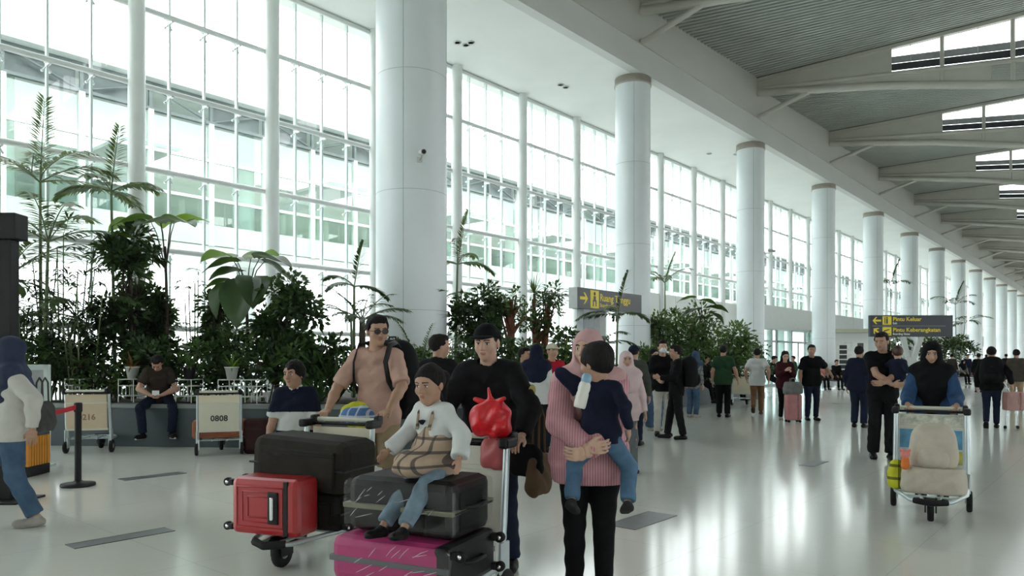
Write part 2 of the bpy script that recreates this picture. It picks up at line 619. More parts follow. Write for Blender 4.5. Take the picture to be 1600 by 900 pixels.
# ================================================================ outside
apron = mat('pale_concrete', (0.55, 0.56, 0.55), 0.8, var=0.06, scale=0.3)  # one even pale concrete grey
ap = MB().box(-160, -BF - 0.3, -80, 320, -0.4, -0.12).box(17.3, 160, -80, 320, -0.4, -0.12).build('ground_outside', apron)
tag(ap, 'pale concrete forecourt outside the glass wall', kind='structure')

mint = mat('mint_panel', (0.44, 0.52, 0.47), 0.35, var=0.05, scale=0.5)
mint_l = mat('mint_panel_light', (0.44, 0.53, 0.48), 0.35, var=0.05, scale=0.5)
beige = mat('beige_lining', (0.46, 0.45, 0.35), 0.6, var=0.08, scale=0.2)
ext_white = mat('exterior_white', (0.55, 0.60, 0.57), 0.5, var=0.03)
ext_dark = mat('exterior_truss_grey', (0.11, 0.14, 0.135), 0.5, var=0.2, scale=0.7)
ext_glass = glass('skybridge_glass', tint=(0.88, 0.97, 0.93), refl=0.10, dirt=0.06, dcol=(0.5, 0.68, 0.6))
sb = empty('skybridge', (-25.0, 0, 0), 0, 'raised pale green glazed walkway building outside the glass wall', 'building')
Y0, Y1 = -10.0, 150.0
MB().box(-6.0, 0.0, Y0, Y1, 5.0, 5.35).build('floor_slab', ext_white, sb)
MB().box(-6.6, 0.5, Y0, Y1, 10.55, 10.7).build('roof', ext_white, sb)
MB().box(-6.0, -5.8, Y0, Y1, 5.35, 9.2).build('back_wall', beige, sb)
rail_m = MB()
for z in (7.0, 8.35):
    rail_m.box(-0.06, 0.06, Y0, Y1, z - 0.05, z + 0.05)
rail_m.build('rail', ext_white, sb)
# roof-edge truss
bay = 2.1
nb_ = int((Y1 - Y0) / bay)
edge_t = MB()
edge_t.box(-0.08, 0.08, Y0, Y1, 9.62, 9.72).box(-0.08, 0.08, Y0, Y1, 10.42, 10.54)
rnd = random.Random(5)
for i in range(nb_):
    y = Y0 + i * bay
    edge_t.box(-0.05, 0.05, y - 0.05, y + 0.05, 9.7, 10.45)
    if i % 2:
        edge_t.tube([(0, y, 9.7), (0, y + bay, 10.45)], 0.05, 5)
    else:
        edge_t.tube([(0, y, 10.45), (0, y + bay, 9.7)], 0.05, 5)
    if i % 3 != 1:
        edge_t.box(-0.3, -0.2, y + 0.1, y + bay - 0.1, 9.75, 10.4)
edge_t.build('roof_truss', ext_dark, sb)
spm, spm2 = MB().box(-0.04, 0.04, 0.04, bay - 0.04, 0.0, 0.72).mesh('spandrel_panel', mint), MB().box(-0.04, 0.04, 0.04, bay - 0.04, 0.0, 0.72).mesh('spandrel_panel', mint_l)
gp = MB().box(-0.01, 0.01, 0.04, bay - 0.04, 0.0, 3.4).mesh('pane', ext_glass)
pst = MB().box(-0.09, 0.09, -0.09, 0.09, 5.35, 9.65).mesh('mullion', ext_white)
for i in range(nb_):
    y = Y0 + i * bay
    link('spandrel_panel', spm if i % 3 else spm2, sb, (0, y, 5.38))
    link('pane', gp, sb, (0, y, 6.12))
    link('mullion', pst, sb, (0, y, 0))
for i in range(0, nb_, 4):
    y = Y0 + i * bay + 0.6
    MB().tube([(-2.5, y, -0.12), (-2.5, y, 10.5)], 0.42, 16).build('pier', ext_white, sb)
    b_ = MB().box(-5.0, -0.7, y + 1.0, y + 2.2 + (i % 3), 7.6, 7.75)
    b_.box(-5.0, -0.8, y + 3.0, y + 5.0, 8.7, 8.82)
    b_.build('ceiling_panel', mat('shade_panel', (0.24, 0.28, 0.27), 0.5), sb)
    MB().box(-4.2, -4.0, y + 1.5, y + 5.2, 5.35, 8.9).build('lining_panel', beige if i % 8 else mint_l, sb)
# ================================================================ planting
planter_wall = mat('planter_wall', (0.048, 0.064, 0.070), 0.5, var=0.08, scale=1.5)
coping_m = mat('planter_coping', (0.17, 0.185, 0.18), 0.5, var=0.06)
soil_m = mat('soil', (0.045, 0.04, 0.028), 0.95, var=0.35, scale=9, bump=0.6, bscale=20)


def leaf_mat(name, col, tr=0.35, rough=0.45):
    if name in MATS: return MATS[name]
    m = mat(name, col, rough, var=0.25, scale=3.0)
    nt = m.node_tree
    b = nt.nodes['Principled BSDF']
    out = nt.nodes['Material Output']
    t = nt.nodes.new('ShaderNodeBsdfTranslucent')
    t.inputs[0].default_value = (min(1, col[0] * 1.7 + 0.02), min(1, col[1] * 1.6 + 0.02), col[2] * 0.8, 1)
    mx = nt.nodes.new('ShaderNodeMixShader')
    mx.inputs[0].default_value = tr
    nt.links.new(b.outputs[0], mx.inputs[1])
    nt.links.new(t.outputs[0], mx.inputs[2])
    nt.links.new(mx.outputs[0], out.inputs[0])
    return m


L_DARK = leaf_mat('leaf_dark', (0.034, 0.068, 0.027), 0.3)
L_MID = leaf_mat('leaf_mid', (0.055, 0.11, 0.038), 0.38)
L_PALM = leaf_mat('leaf_palm', (0.075, 0.12, 0.055), 0.35)
L_BRIGHT = leaf_mat('leaf_bright', (0.10, 0.19, 0.035), 0.45)
L_RED = leaf_mat('leaf_red', (0.11, 0.035, 0.03), 0.3)
bark = mat('bark_brown', (0.06, 0.045, 0.035), 0.9, var=0.3, scale=14, bump=0.5)
bark_red = mat('bark_red', (0.16, 0.06, 0.035), 0.9, var=0.3, scale=14, bump=0.5)
stem_green = mat('stem_green', (0.13, 0.17, 0.08), 0.6, var=0.2, scale=10)

pl_poly = [(-14.1, 3.45), (-8.45, 7.4), (-8.05, 7.85), (-7.95, 8.5), (-8.3, 9.6), (-9.5, 13.4), (-9.7, 14.5), (-9.75, 25.0), (-10.1, 25.7), (-14.1, 25.8)]


def inset(poly, d):
    n = len(poly)
    out = []
    for i in range(n):
        p0, p1, p2 = Vector(poly[i - 1]), Vector(poly[i]), Vector(poly[(i + 1) % n])
        e1, e2 = (p1 - p0).normalized(), (p2 - p1).normalized()
        n1, n2 = Vector((-e1.y, e1.x)), Vector((-e2.y, e2.x))
        b = (n1 + n2).normalized()
        k = d / max(0.4, b.dot(n1))
        q = p1 + b * k
        out.append((q.x, q.y))
    return out


def planter(name, poly, h, label):
    o = empty(name, (0, 0, 0), 0, label, 'planter')
    MB().prism(poly, 0.0, h - 0.06).build('wall', planter_wall, o)
    MB().prism(inset(poly, -0.03), h - 0.06, h).build('coping', coping_m, o)
    MB().prism(inset(poly, 0.32), h, h + 0.02).build('soil', soil_m, o)
    return o


planter('planter', pl_poly, 0.66, 'long dark slate planter with a seat-high wall, full of palms and shrubs')
SOIL = 0.66


def clear_of(p, parent):
    """leaves and stems bend back from the glass and the columns"""
    rx, ry = parent.location.x, parent.location.y
    p = Vector(p)
    if rx + p.x < -14.15: p.x = -28.3 - 2 * rx - p.x
    for k in range(1, 9):
        cy, rr = A0 + PITCH * k, (0.74 if k == 1 else 0.54)
        dx, dy = rx + p.x + BC, ry + p.y - cy
        q = dx * dx + dy * dy
        if q < rr * rr:
            f = rr / max(0.05, math.sqrt(q))
            p.x += dx * (f - 1); p.y += dy * (f - 1)
    return p


def stem_part(mb, name, m, parent):
    mb.v = [tuple(clear_of(p, parent)) for p in mb.v]
    return mb.build(name, m, parent)


class Leaves:
    def __init__(self, seed):
        self.v, self.f = [], []
        self.r = random.Random(seed)

    def leaf(self, p, d, L, w, up=None, droop=0.15):
        d = d.normalized()
        ref = up if up is not None else Vector((self.r.uniform(-1, 1), self.r.uniform(-1, 1), self.r.uniform(0.2, 1.2)))
        s = d.cross(ref)
        if s.length < 1e-4:
            s = d.cross(Vector((1, 0, 0)))
        s.normalize()
        nrm = s.cross(d)
        n = len(self.v)
        dz = Vector((0, 0, -droop * L))
        self.v += [p, p + d * L * 0.45 - s * w / 2 + nrm * w * 0.12 + dz * 0.3, p + d * L * 0.45 + dz * 0.3, p + d * L * 0.45 + s * w / 2 + nrm * w * 0.12 + dz * 0.3, p + d * L + dz]
        self.f += [(n, n + 2, n + 1), (n, n + 3, n + 2), (n + 1, n + 2, n + 4), (n + 2, n + 3, n + 4)]

    def strap(self, p, d, L, w, droop, seg=5):
        """long arching blade"""
        d = d.normalized()
        s = d.cross(Vector((0, 0, 1)))
        if s.length < 1e-3: s = Vector((1, 0, 0))
        s.normalize()
        n = len(self.v)
        q = Vector(p)
        for i in range(seg + 1):
            t = i / seg
            ww = w * (0.5 + 1.2 * t if t < 0.4 else (1 - t) * 1.6 + 0.02)
            self.v += [q - s * ww / 2, q + s * ww / 2]
            d = (d + Vector((0, 0, -droop / seg))).normalized()
            q = q + d * L / seg
        for i in range(seg):
            k = n + 2 * i
            self.f.append((k, k + 1, k + 3, k + 2))

    def frond(self, p, d, L, n=22, ll=0.32, lw=0.035, droop=0.9, ribs=None, curl=0.5):
        d = d.normalized()
        pts = []
        q = Vector(p)
        dd = d.copy()
        for i in range(11):
            pts.append(q.copy())
            dd = (dd + Vector((0, 0, -droop / 10 * (0.4 + i / 8)))).normalized()
            q = q + dd * L / 10
        if ribs is not None:
            ribs.tube(pts, [0.012 * (1 - 0.8 * i / 10) + 0.002 for i in range(11)], 4, cap=False)
        for i in range(n):
            t = 0.16 + 0.84 * i / (n - 1)
            k = min(9, int(t * 10)); fr = t * 10 - k
            c = pts[k].lerp(pts[min(10, k + 1)], fr)
            tan = (pts[min(10, k + 1)] - pts[k]).normalized()
            s = tan.cross(Vector((0, 0, 1)))
            if s.length < 1e-3: s = Vector((1, 0, 0))
            s.normalize()
            l = ll * (0.55 + 0.9 * t) if t < 0.5 else ll * (1.0 - 0.9 * (t - 0.5))
            for sg in (-1, 1):
                ld = s * sg * 0.75 + tan * (0.55 + 0.5 * t) + Vector((0, 0, self.r.uniform(-0.35, 0.05)))
                self.leaf(c, ld, l * self.r.uniform(0.85, 1.1), lw, up=Vector((0, 0, 1)), droop=0.18)

    def build(self, name, m, parent, stuff=True):
        self.v = [clear_of(p, parent) for p in self.v]
        me = bpy.data.meshes.new(name)
        me.from_pydata([tuple(p) for p in self.v], [], self.f)
        me.materials.append(m)
        me.polygons.foreach_set('use_smooth', [True] * len(self.f))
        o = link(name, me, parent)
        if stuff: o['kind'] = 'stuff'
        return o


def rdir(r, el0, el1, az=None):
    a = r.uniform(0, 2 * math.pi) if az is None else az
    e = R(r.uniform(el0, el1))
    return Vector((math.cos(a) * math.cos(e), math.sin(a) * math.cos(e), math.sin(e)))


PLANTS = 'plants in the long planter'


def plant_root(name, px, Z, label, z=SOIL, group=PLANTS):
    p = W(px, Z)
    return empty(name, (p.x, p.y, z), 0, label, 'plant', group)


def palm(px, Z, ztop, label, seed, stems=3, nf=5, fl=1.5, z=SOIL, spread=0.35, m=L_PALM, ll=0.34, group=PLANTS, low=0.75, lw=0.05, nl=24):
    o = plant_root('palm', px, Z, label, z, group)
    r = random.Random(seed)
    lv = Leaves(seed); st = MB(); rib = MB()
    H = ztop - z
    for s in range(stems):
        a = 2 * math.pi * s / stems + seed
        base = Vector((math.cos(a) * 0.1, math.sin(a) * 0.1, 0))
        h = H * (1.0 if s == 0 else r.uniform(0.45, 0.8)) - fl * 0.45
        top = base + Vector((math.cos(a) * spread * (0.2 if s == 0 else 1), math.sin(a) * spread * (0.2 if s == 0 else 1), h))
        mid = base.lerp(top, 0.5) + Vector((0, 0, 0.05))
        st.tube([base, mid, top], [0.035, 0.028, 0.02], 7)
        for k in range(nf):
            az = 2 * math.pi * k / nf + r.uniform(-0.3, 0.3) + s
            e = 75 if (k == 0 and s == 0) else r.uniform(12, 52)
            d = rdir(r, e, e, az)
            lv.frond(top, d, fl * r.uniform(0.8, 1.1), nl, ll, lw, droop=0.5 if e > 70 else 1.15, ribs=rib)
    stem_part(st, 'stem', stem_green, o)
    stem_part(rib, 'midrib', stem_green, o)['kind'] = 'stuff'
    lv.build('foliage', m, o)
    return o


def bush(px, Z, z0, z1, rad, label, seed, n=1500, leaf=0.10, lw=0.05, m=L_DARK, trunks=3, tr=0.03, tm=None, z=SOIL, name='leafy_shrub', group=PLANTS, droop=0.2, clump=14):
    o = plant_root(name, px, Z, label, z, group)
    r = random.Random(seed)
    lv = Leaves(seed); st = MB()
    cz, rz_ = (z0 + z1) / 2 - z, (z1 - z0) / 2
    cl = []
    for i in range(clump):
        while True:
            p = Vector((r.uniform(-1, 1), r.uniform(-1, 1), r.uniform(-1, 1)))
            if p.length < 1: break
        cl.append((Vector((p.x * rad * 0.8, p.y * rad * 0.8, cz + p.z * rz_ * 0.85)), rad * r.uniform(0.22, 0.42)))
    for t in range(trunks):
        a = 2 * math.pi * t / trunks + seed
        b0 = Vector((math.cos(a) * 0.06, math.sin(a) * 0.06, 0))
        mine = cl[t::trunks]
        top = Vector((math.cos(a) * rad * 0.25, math.sin(a) * rad * 0.25, cz + rz_ * 0.5))
        st.tube([b0, b0.lerp(top, 0.5) + Vector((r.uniform(-.05, .05), r.uniform(-.05, .05), 0)), top], [tr, tr * 0.8, tr * 0.4], 6)
        for c, cr in mine:
            k = r.uniform(0.35, 0.8)
            q = b0.lerp(top, k)
            st.tube([q, q.lerp(c, 0.5) + Vector((0, 0, 0.04)), c], [tr * 0.45, tr * 0.3, tr * 0.12], 4, cap=False)
    for i in range(n):
        c, cr = cl[i % len(cl)]
        d = rdir(r, -35, 80)
        p = c + d * cr * r.random() ** 0.5
        lv.leaf(p, (d + Vector((0, 0, r.uniform(-0.5, 0.3)))), leaf * r.uniform(0.7, 1.25), lw * r.uniform(0.8, 1.2), droop=droop)
    stem_part(st, 'branches', tm or bark, o)['kind'] = 'stuff'
    lv.build('foliage', m, o)
    return o


def rhapis(px, Z, ztop, label, seed, stems=7, rad=0.45, fans=5, m=L_DARK, fl=0.32, z=SOIL, group=PLANTS, zlow=0.5):
    """lady palm: canes with fan leaves of narrow fingers"""
    o = plant_root('lady_palm', px, Z, label, z, group)
    r = random.Random(seed)
    lv = Leaves(seed); st = MB()
    for s in range(stems):
        a = r.uniform(0, 6.28); q = rad * r.random() ** 0.5
        h = (ztop - z) * (1.0 if s == 0 else r.uniform(0.5, 0.98)) - 0.1
        b0 = Vector((math.cos(a) * q * 0.5, math.sin(a) * q * 0.5, 0)); b1 = Vector((math.cos(a) * q, math.sin(a) * q, h))
        st.tube([b0, b1], [0.014, 0.009], 5)
        for k in range(fans):
            t = r.uniform(zlow, 1.0) if k else 1.0
            p = b0.lerp(b1, t)
            d = rdir(r, 5, 55)
            tip = p + d * fl * 0.8
            st.tube([p, tip], 0.004, 3, cap=False)
            side = d.cross(Vector((0, 0, 1))).normalized()
            for j in range(7):
                g = R(-75 + 25 * j)
                dd = d * math.cos(g) + side * math.sin(g) + Vector((0, 0, -0.15))
                lv.leaf(tip, dd, fl * r.uniform(0.8, 1.15), 0.045, up=Vector((0, 0, 1)), droop=0.3)
    stem_part(st, 'canes', stem_green, o)['kind'] = 'stuff'
    lv.build('foliage', m, o)
    return o


def rosette(px, Z, label, seed, n=26, L=0.7, w=0.06, m=L_MID, z=SOIL, name='strap_leaf_plant', el=(25, 85), droop=0.9, trunk=0.0, group=PLANTS):
    o = plant_root(name, px, Z, label, z, group)
    r = random.Random(seed)
    lv = Leaves(seed)
    if trunk:
        MB().tube([(0, 0, 0), (0.02, 0, trunk * 0.5), (0, 0, trunk)], [0.05, 0.04, 0.035], 8).build('stem', bark, o)
    for i in range(n):
        lv.strap(Vector((0, 0, trunk)), rdir(r, *el), L * r.uniform(0.7, 1.1), w, droop * r.uniform(0.6, 1.3))
    lv.build('foliage', m, o)
    return o


def cycad(px, Z, label, seed, n=11, L=0.8, m=L_MID, trunk=0.5, el=(10, 70), z=SOIL, group=PLANTS, ll=0.2):
    o = plant_root('cycad', px, Z, label, z, group)
    r = random.Random(seed)
    lv = Leaves(seed); rib = MB()
    MB().tube([(0, 0, 0), (0, 0, trunk)], [0.07, 0.05], 8).build('stem', bark, o)
    for i in range(n):
        lv.frond(Vector((0, 0, trunk)), rdir(r, *el, az=2 * math.pi * i / n + r.uniform(-.2, .2)), L * r.uniform(.8, 1.1), 18, ll, 0.03, droop=0.8, ribs=rib)
    stem_part(rib, 'midrib', stem_green, o)['kind'] = 'stuff'
    lv.build('foliage', m, o)
    return o


def big_leaf_mesh(name, m, L=0.5, w=0.42, fold=0.18, droop=0.35):
    """broad heart-shaped leaf, cupped along the midrib"""
    vs, fs = [], []
    nu, nv = 9, 7
    for i in range(nu):
        t = i / (nu - 1)
        half = w / 2 * math.sin(math.pi * min(1, (t * 0.93 + 0.07)) ** 0.75) ** 0.7 if 0 < t < 1 else (0.03 if t == 0 else 0.004)
        for j in range(nv):
            u = -1 + 2 * j / (nv - 1)
            back = -0.12 * L * (abs(u) ** 1.5) * (1 - t) ** 2
            vs.append((u * half, t * L + back, abs(u) * half * fold * 2 - droop * L * t * t + 0.012 * math.sin(9 * t + 3 * abs(u))))
    for i in range(nu - 1):
        for j in range(nv - 1):
            fs.append((i * nv + j, i * nv + j + 1, (i + 1) * nv + j + 1, (i + 1) * nv + j))
    mb = MB(); mb.add(vs, fs, True)
    return mb.mesh(name, m)


BIG_D, BIG_B, BIG_M = big_leaf_mesh('leaf', L_DARK), big_leaf_mesh('leaf', L_BRIGHT), big_leaf_mesh('leaf', L_MID)


def bigleaf(px, Z, label, leaves, seed, z=SOIL, group=PLANTS, stem_px=None):
    """leaves: (photo x, photo y of the leaf base, heading deg in view (0 right, 90 away), pitch, size, mesh)"""
    o = plant_root('broad_leaf_plant', px, Z, label, z, group)
    root = Vector(o.location)
    st = MB()
    ptop = at(px, min(l[1] for l in leaves) + 40, Z) - root
    trunk = [Vector((0, 0, 0)), Vector((0.02, 0.03, ptop.z * 0.5)), Vector((0, 0, ptop.z))]
    st.tube(trunk, [0.035, 0.03, 0.02], 7)
    for (lx, ly, az, pitch, size, me) in leaves:
        p = at(lx, ly, Z + 0.25 * math.sin(R(az))) - root
        q = trunk[1].lerp(trunk[2], 0.7)
        st.tube([q, q.lerp(p, 0.6) + Vector((0, 0, 0.12)), p], [0.012, 0.009, 0.007], 5, cap=False)
        ang = R(az) + TH
        lo = link('leaf', me, o, p, (R(pitch), 0, ang - R(90)))
        lo.scale = (size, size, size)
    st.build('stem', bark, o)
    return o


palm(66, 12.15, 4.95, 'tallest feathery palm in the planter, beside the black post', 3, stems=4, nf=7, fl=1.45, spread=0.4, lw=0.06, nl=28)
palm(190, 12.9, 4.7, 'slender single palm with a small crown in front of a steel mullion', 11, stems=1, nf=8, fl=1.0, ll=0.28, lw=0.055, nl=26)
rhapis(48, 12.05, 3.1, 'dark lady palm clump behind the black post', 21, 10, 0.45, fans=8, zlow=0.15)
rhapis(98, 12.2, 3.5, 'tall dark lady palm clump behind the bare trolley', 22, 13, 0.5, fans=9, zlow=0.15)
rhapis(128, 12.1, 2.6, 'lower lady palm clump left of the umbrella tree', 23, 11, 0.5, fans=9, zlow=0.1)
rhapis(160, 12.7, 2.0, 'short lady palm in front of the bright forecourt', 24, 8, 0.4, fans=8, zlow=0.1)
bush(205, 12.6, 0.9, 3.75, 0.62, 'dense umbrella tree crowded with small dark leaflets', 31, 3600, 0.16, 0.06, L_DARK, name='umbrella_tree', clump=34)
bush(238, 12.9, 1.2, 2.9, 0.42, 'dark bushy shrub with brown leaves beside the bare stem', 32, 1400, 0.13, 0.055, L_DARK)
bigleaf(258, 12.7, 'broad bright-leaved plant spreading above the umbrella tree', [(222, 352, 170, 12, 1.25, BIG_B), (235, 345, 215, 5, 1.1, BIG_M), (252, 350, 250, 5, 1.1, BIG_D), (268, 348, 330, 8, 1.2, BIG_M), (272, 350, 12, 25, 1.1, BIG_B), (250, 345, 110, 15, 1.0, BIG_B), (205, 372, 195, -5, 1.0, BIG_B)], 41)
rhapis(305, 12.9, 3.0, 'thin bamboo-like palm between the two broad-leaved plants', 25, 5, 0.18, fans=8, fl=0.2, zlow=0.2)
bigleaf(384, 12.3, 'big dark heart-leaved plant at the height of the lowest glass rail', [(362, 402, 165, 15, 1.15, BIG_B), (372, 410, 200, 0, 1.1, BIG_D), (392, 405, 60, 30, 1.2, BIG_B), (405, 405, 340, 5, 1.25, BIG_D), (412, 410, 10, -20, 1.2, BIG_D), (362, 440, 190, 0, 0.9, BIG_M), (352, 445, 230, -55, 1.1, BIG_D), (385, 440, 265, -45, 1.6, BIG_D), (395, 435, 290, -30, 1.3, BIG_D), (378, 425, 180, 5, 1.1, BIG_D)], 42)
bush(345, 12.6, 1.2, 2.5, 0.55, 'dark low tree under the heart-leaved plant', 33, 2200, 0.12, 0.05, L_DARK)
bush(452, 12.1, 0.9, 2.75, 0.58, 'round-leaved rubber shrub behind the boy', 34, 2600, 0.12, 0.075, L_DARK, clump=30)
bush(492, 12.5, 0.8, 1.9, 0.5, 'mid green shrub next to the rubber shrub', 35, 1500, 0.12, 0.05, L_MID)
rosette(432, 11.9, 'spiky pale dracaena under the rubber shrub', 51, 34, 0.55, 0.03, L_PALM, trunk=0.7, name='dracaena', droop=0.4)
rosette(527, 12.0, 'upright bright strap-leaved plant beside the thick column', 52, 40, 1.0, 0.06, L_MID, el=(55, 88), droop=0.5)
rosette(498, 11.7, 'low arching strap plant at the planter edge behind the boy', 53, 34, 0.7, 0.05, L_MID, droop=1.0)
cycad(566, 12.3, 'cycad with feather leaves spreading behind the man in the peach shirt', 61, 12, 0.85, L_DARK, 1.35)
palm(552, 13.2, 3.0, 'young palm in front of the thick column', 12, stems=2, nf=4, fl=0.8, ll=0.2, m=L_DARK)
cycad(655, 12.2, 'arching leafy cycad at the foot of the thick column', 62, 13, 1.0, L_MID, 0.5, el=(30, 75), ll=0.16)
rosette(690, 12.6, 'fern tuft behind the man in the dark shirt', 54, 40, 0.7, 0.05, L_MID)
rosette(722, 13.2, 'fern tuft below the leafy fig shrub', 55, 40, 0.75, 0.05, L_BRIGHT)
rosette(748, 12.9, 'wide fern behind the man in the black cap', 56, 40, 0.75, 0.05, L_MID)
rosette(795, 14.2, 'pale fern under the red trunk', 57, 36, 0.7, 0.05, L_BRIGHT)
palm(703, 15.6, 3.85, 'thin pale-trunked palm just past the thick column', 13, stems=2, nf=6, fl=1.1, ll=0.24)
rhapis(697, 15.0, 2.6, 'feathery bamboo clump below the thin palm', 26, 8, 0.35, fans=7, fl=0.22, m=L_MID, zlow=0.3)
bush(752, 15.2, 1.2, 2.9, 0.75, 'wide fig shrub behind the man in the black cap', 36, 3400, 0.12, 0.06, L_DARK, clump=34)
bush(797, 15.6, 1.9, 2.85, 0.5, 'sparse tree on a thick red-brown trunk', 37, 500, 0.10, 0.05, L_MID, trunks=1, tr=0.11, tm=bark_red, name='red_trunk_tree')
bush(846, 16.2, 1.7, 3.0, 0.75, 'spreading tree on a leaning red trunk beside the hanging sign', 38, 900, 0.12, 0.05, L_DARK, trunks=2, tr=0.10, tm=bark_red, name='red_trunk_tree')
bush(880, 16.6, 0.9, 2.2, 0.5, 'dark shrub under the lounge sign', 39, 900, 0.12, 0.05, L_DARK)
rosette(885, 15.6, 'strap plant under the lounge sign', 58, 34, 0.7, 0.05, L_BRIGHT, trunk=0.5)
rosette(835, 17.0, 'spiky yucca above the red trunks', 59, 34, 0.5, 0.03, L_PALM, trunk=2.2, droop=0.3, name='yucca')
palm(958, 17.8, 2.9, 'palm hanging its fronds over the sign post', 14, stems=2, nf=6, fl=1.1, ll=0.26, m=L_DARK)
bush(1072, 21.8, 0.9, 2.95, 1.25, 'broad spreading tree over the standing group', 71, 2600, 0.17, 0.07, L_MID, clump=30)
bush(1028, 21.5, 0.9, 2.7, 0.7, 'leafy tree beside the second column', 72, 1100, 0.16, 0.06, L_PALM, clump=14)
bush(1150, 23.2, 0.8, 2.4, 1.0, 'low bushy tree in front of the third column', 73, 1800, 0.17, 0.07, L_MID, clump=22)
bush(1120, 22.0, 0.7, 1.5, 0.9, 'undergrowth shrub behind the man in green', 74, 1200, 0.16, 0.07, L_DARK, clump=16)
palm(1042, 22.5, 4.1, 'thin palm standing above the spreading tree', 15, stems=1, nf=7, fl=0.9, ll=0.26, nl=14)
bigleaf(1098, 21.4, 'dark elephant-eared plant topping the spreading tree', [(1085, 466, 180, 5, 1.0, BIG_M), (1095, 470, 0, 0, 1.0, BIG_M), (1104, 482, 10, 10, 1.3, BIG_D), (1092, 484, 200, -5, 1.1, BIG_D), (1110, 490, 320, -20, 1.0, BIG_D)], 43)
# undergrowth filling the bed behind the edge
UND = [(20, 12.0, 1.9, 'dark undergrowth behind the black post'), (75, 11.95, 1.75, 'dark undergrowth behind the grey panel'), (118, 12.3, 1.9, 'undergrowth behind the tan trolley'), (178, 12.0, 1.5, 'undergrowth beside the white pot stand'),
       (232, 12.1, 1.75, 'undergrowth behind the seated man'), (275, 12.4, 1.8, 'undergrowth past the seated man'), (318, 12.1, 1.6, 'undergrowth behind the numbered trolley'), (362, 12.2, 1.8, 'undergrowth below the heart-leaved plant'),
       (415, 11.9, 1.7, 'undergrowth behind the dark maroon case'), (475, 11.8, 1.6, 'undergrowth behind the boy'), (520, 12.3, 1.7, 'undergrowth below the strap-leaved plant'), (606, 12.0, 1.6, 'undergrowth in front of the thick column'),
       (672, 12.4, 1.6, 'undergrowth at the planter corner'), (712, 13.4, 1.7, 'undergrowth below the pale-trunked palm'), (775, 14.0, 1.8, 'undergrowth around the red trunk'), (822, 15.0, 1.8, 'undergrowth between the red trunks'), (868, 15.2, 1.7, 'undergrowth under the sign arrow'),
       (930, 16.4, 1.7, 'undergrowth round the sign post'), (1010, 19.5, 1.8, 'undergrowth at the second column'), (1185, 24.3, 1.8, 'undergrowth in front of the third column')]
for i, (x, Z, zt, lab) in enumerate(UND):
    bush(x, Z, 0.7, zt, 0.55, lab, 200 + i, 760, 0.14, 0.055, L_DARK if i % 3 else L_MID, trunks=2, tr=0.015, clump=18, name='undergrowth_shrub')
# plants further down the hall, in a second planter beside the columns
planter('planter', [(-11.9, 44.0), (-8.8, 44.0), (-8.8, 62.5), (-11.9, 62.5)], 0.5, 'second dark planter far down the hall behind the direction sign')
FARG = 'plants far down the hall'
for i, (x, Z, zt, rd, lab) in enumerate(((1392, 46.5, 3.6, 1.2, 'leafy tree behind the left end of the direction sign'), (1437, 48, 3.0, 1.2, 'leafy tree behind the sign posts'), (1472, 51, 3.4, 1.3, 'dark tree behind the woman with the trolley'), (1499, 54.5, 3.0, 1.3, 'small dark tree past the direction sign'))):
    bush(x, Z, 0.9, zt, rd, lab, 80 + i, 900, 0.25, 0.12, L_DARK, z=0.5, group=FARG)
for i, (x, Z, zt, lab) in enumerate(((1393, 45.5, 6.6, 'tall palm rising behind the direction sign'), (1497, 53.0, 6.0, 'tall palm between two far columns'))):
    palm(x, Z, zt, lab, 90 + i, stems=2, nf=7, fl=1.6, ll=0.5, lw=0.08, z=0.5, group=FARG, m=L_DARK, nl=14)
# ================================================================ figures: smooth bodies grown from bone capsules
def _v(*a):
    return np.array(a, dtype=np.float64)


def unit(a):
    return a / (np.linalg.norm(a) + 1e-12)


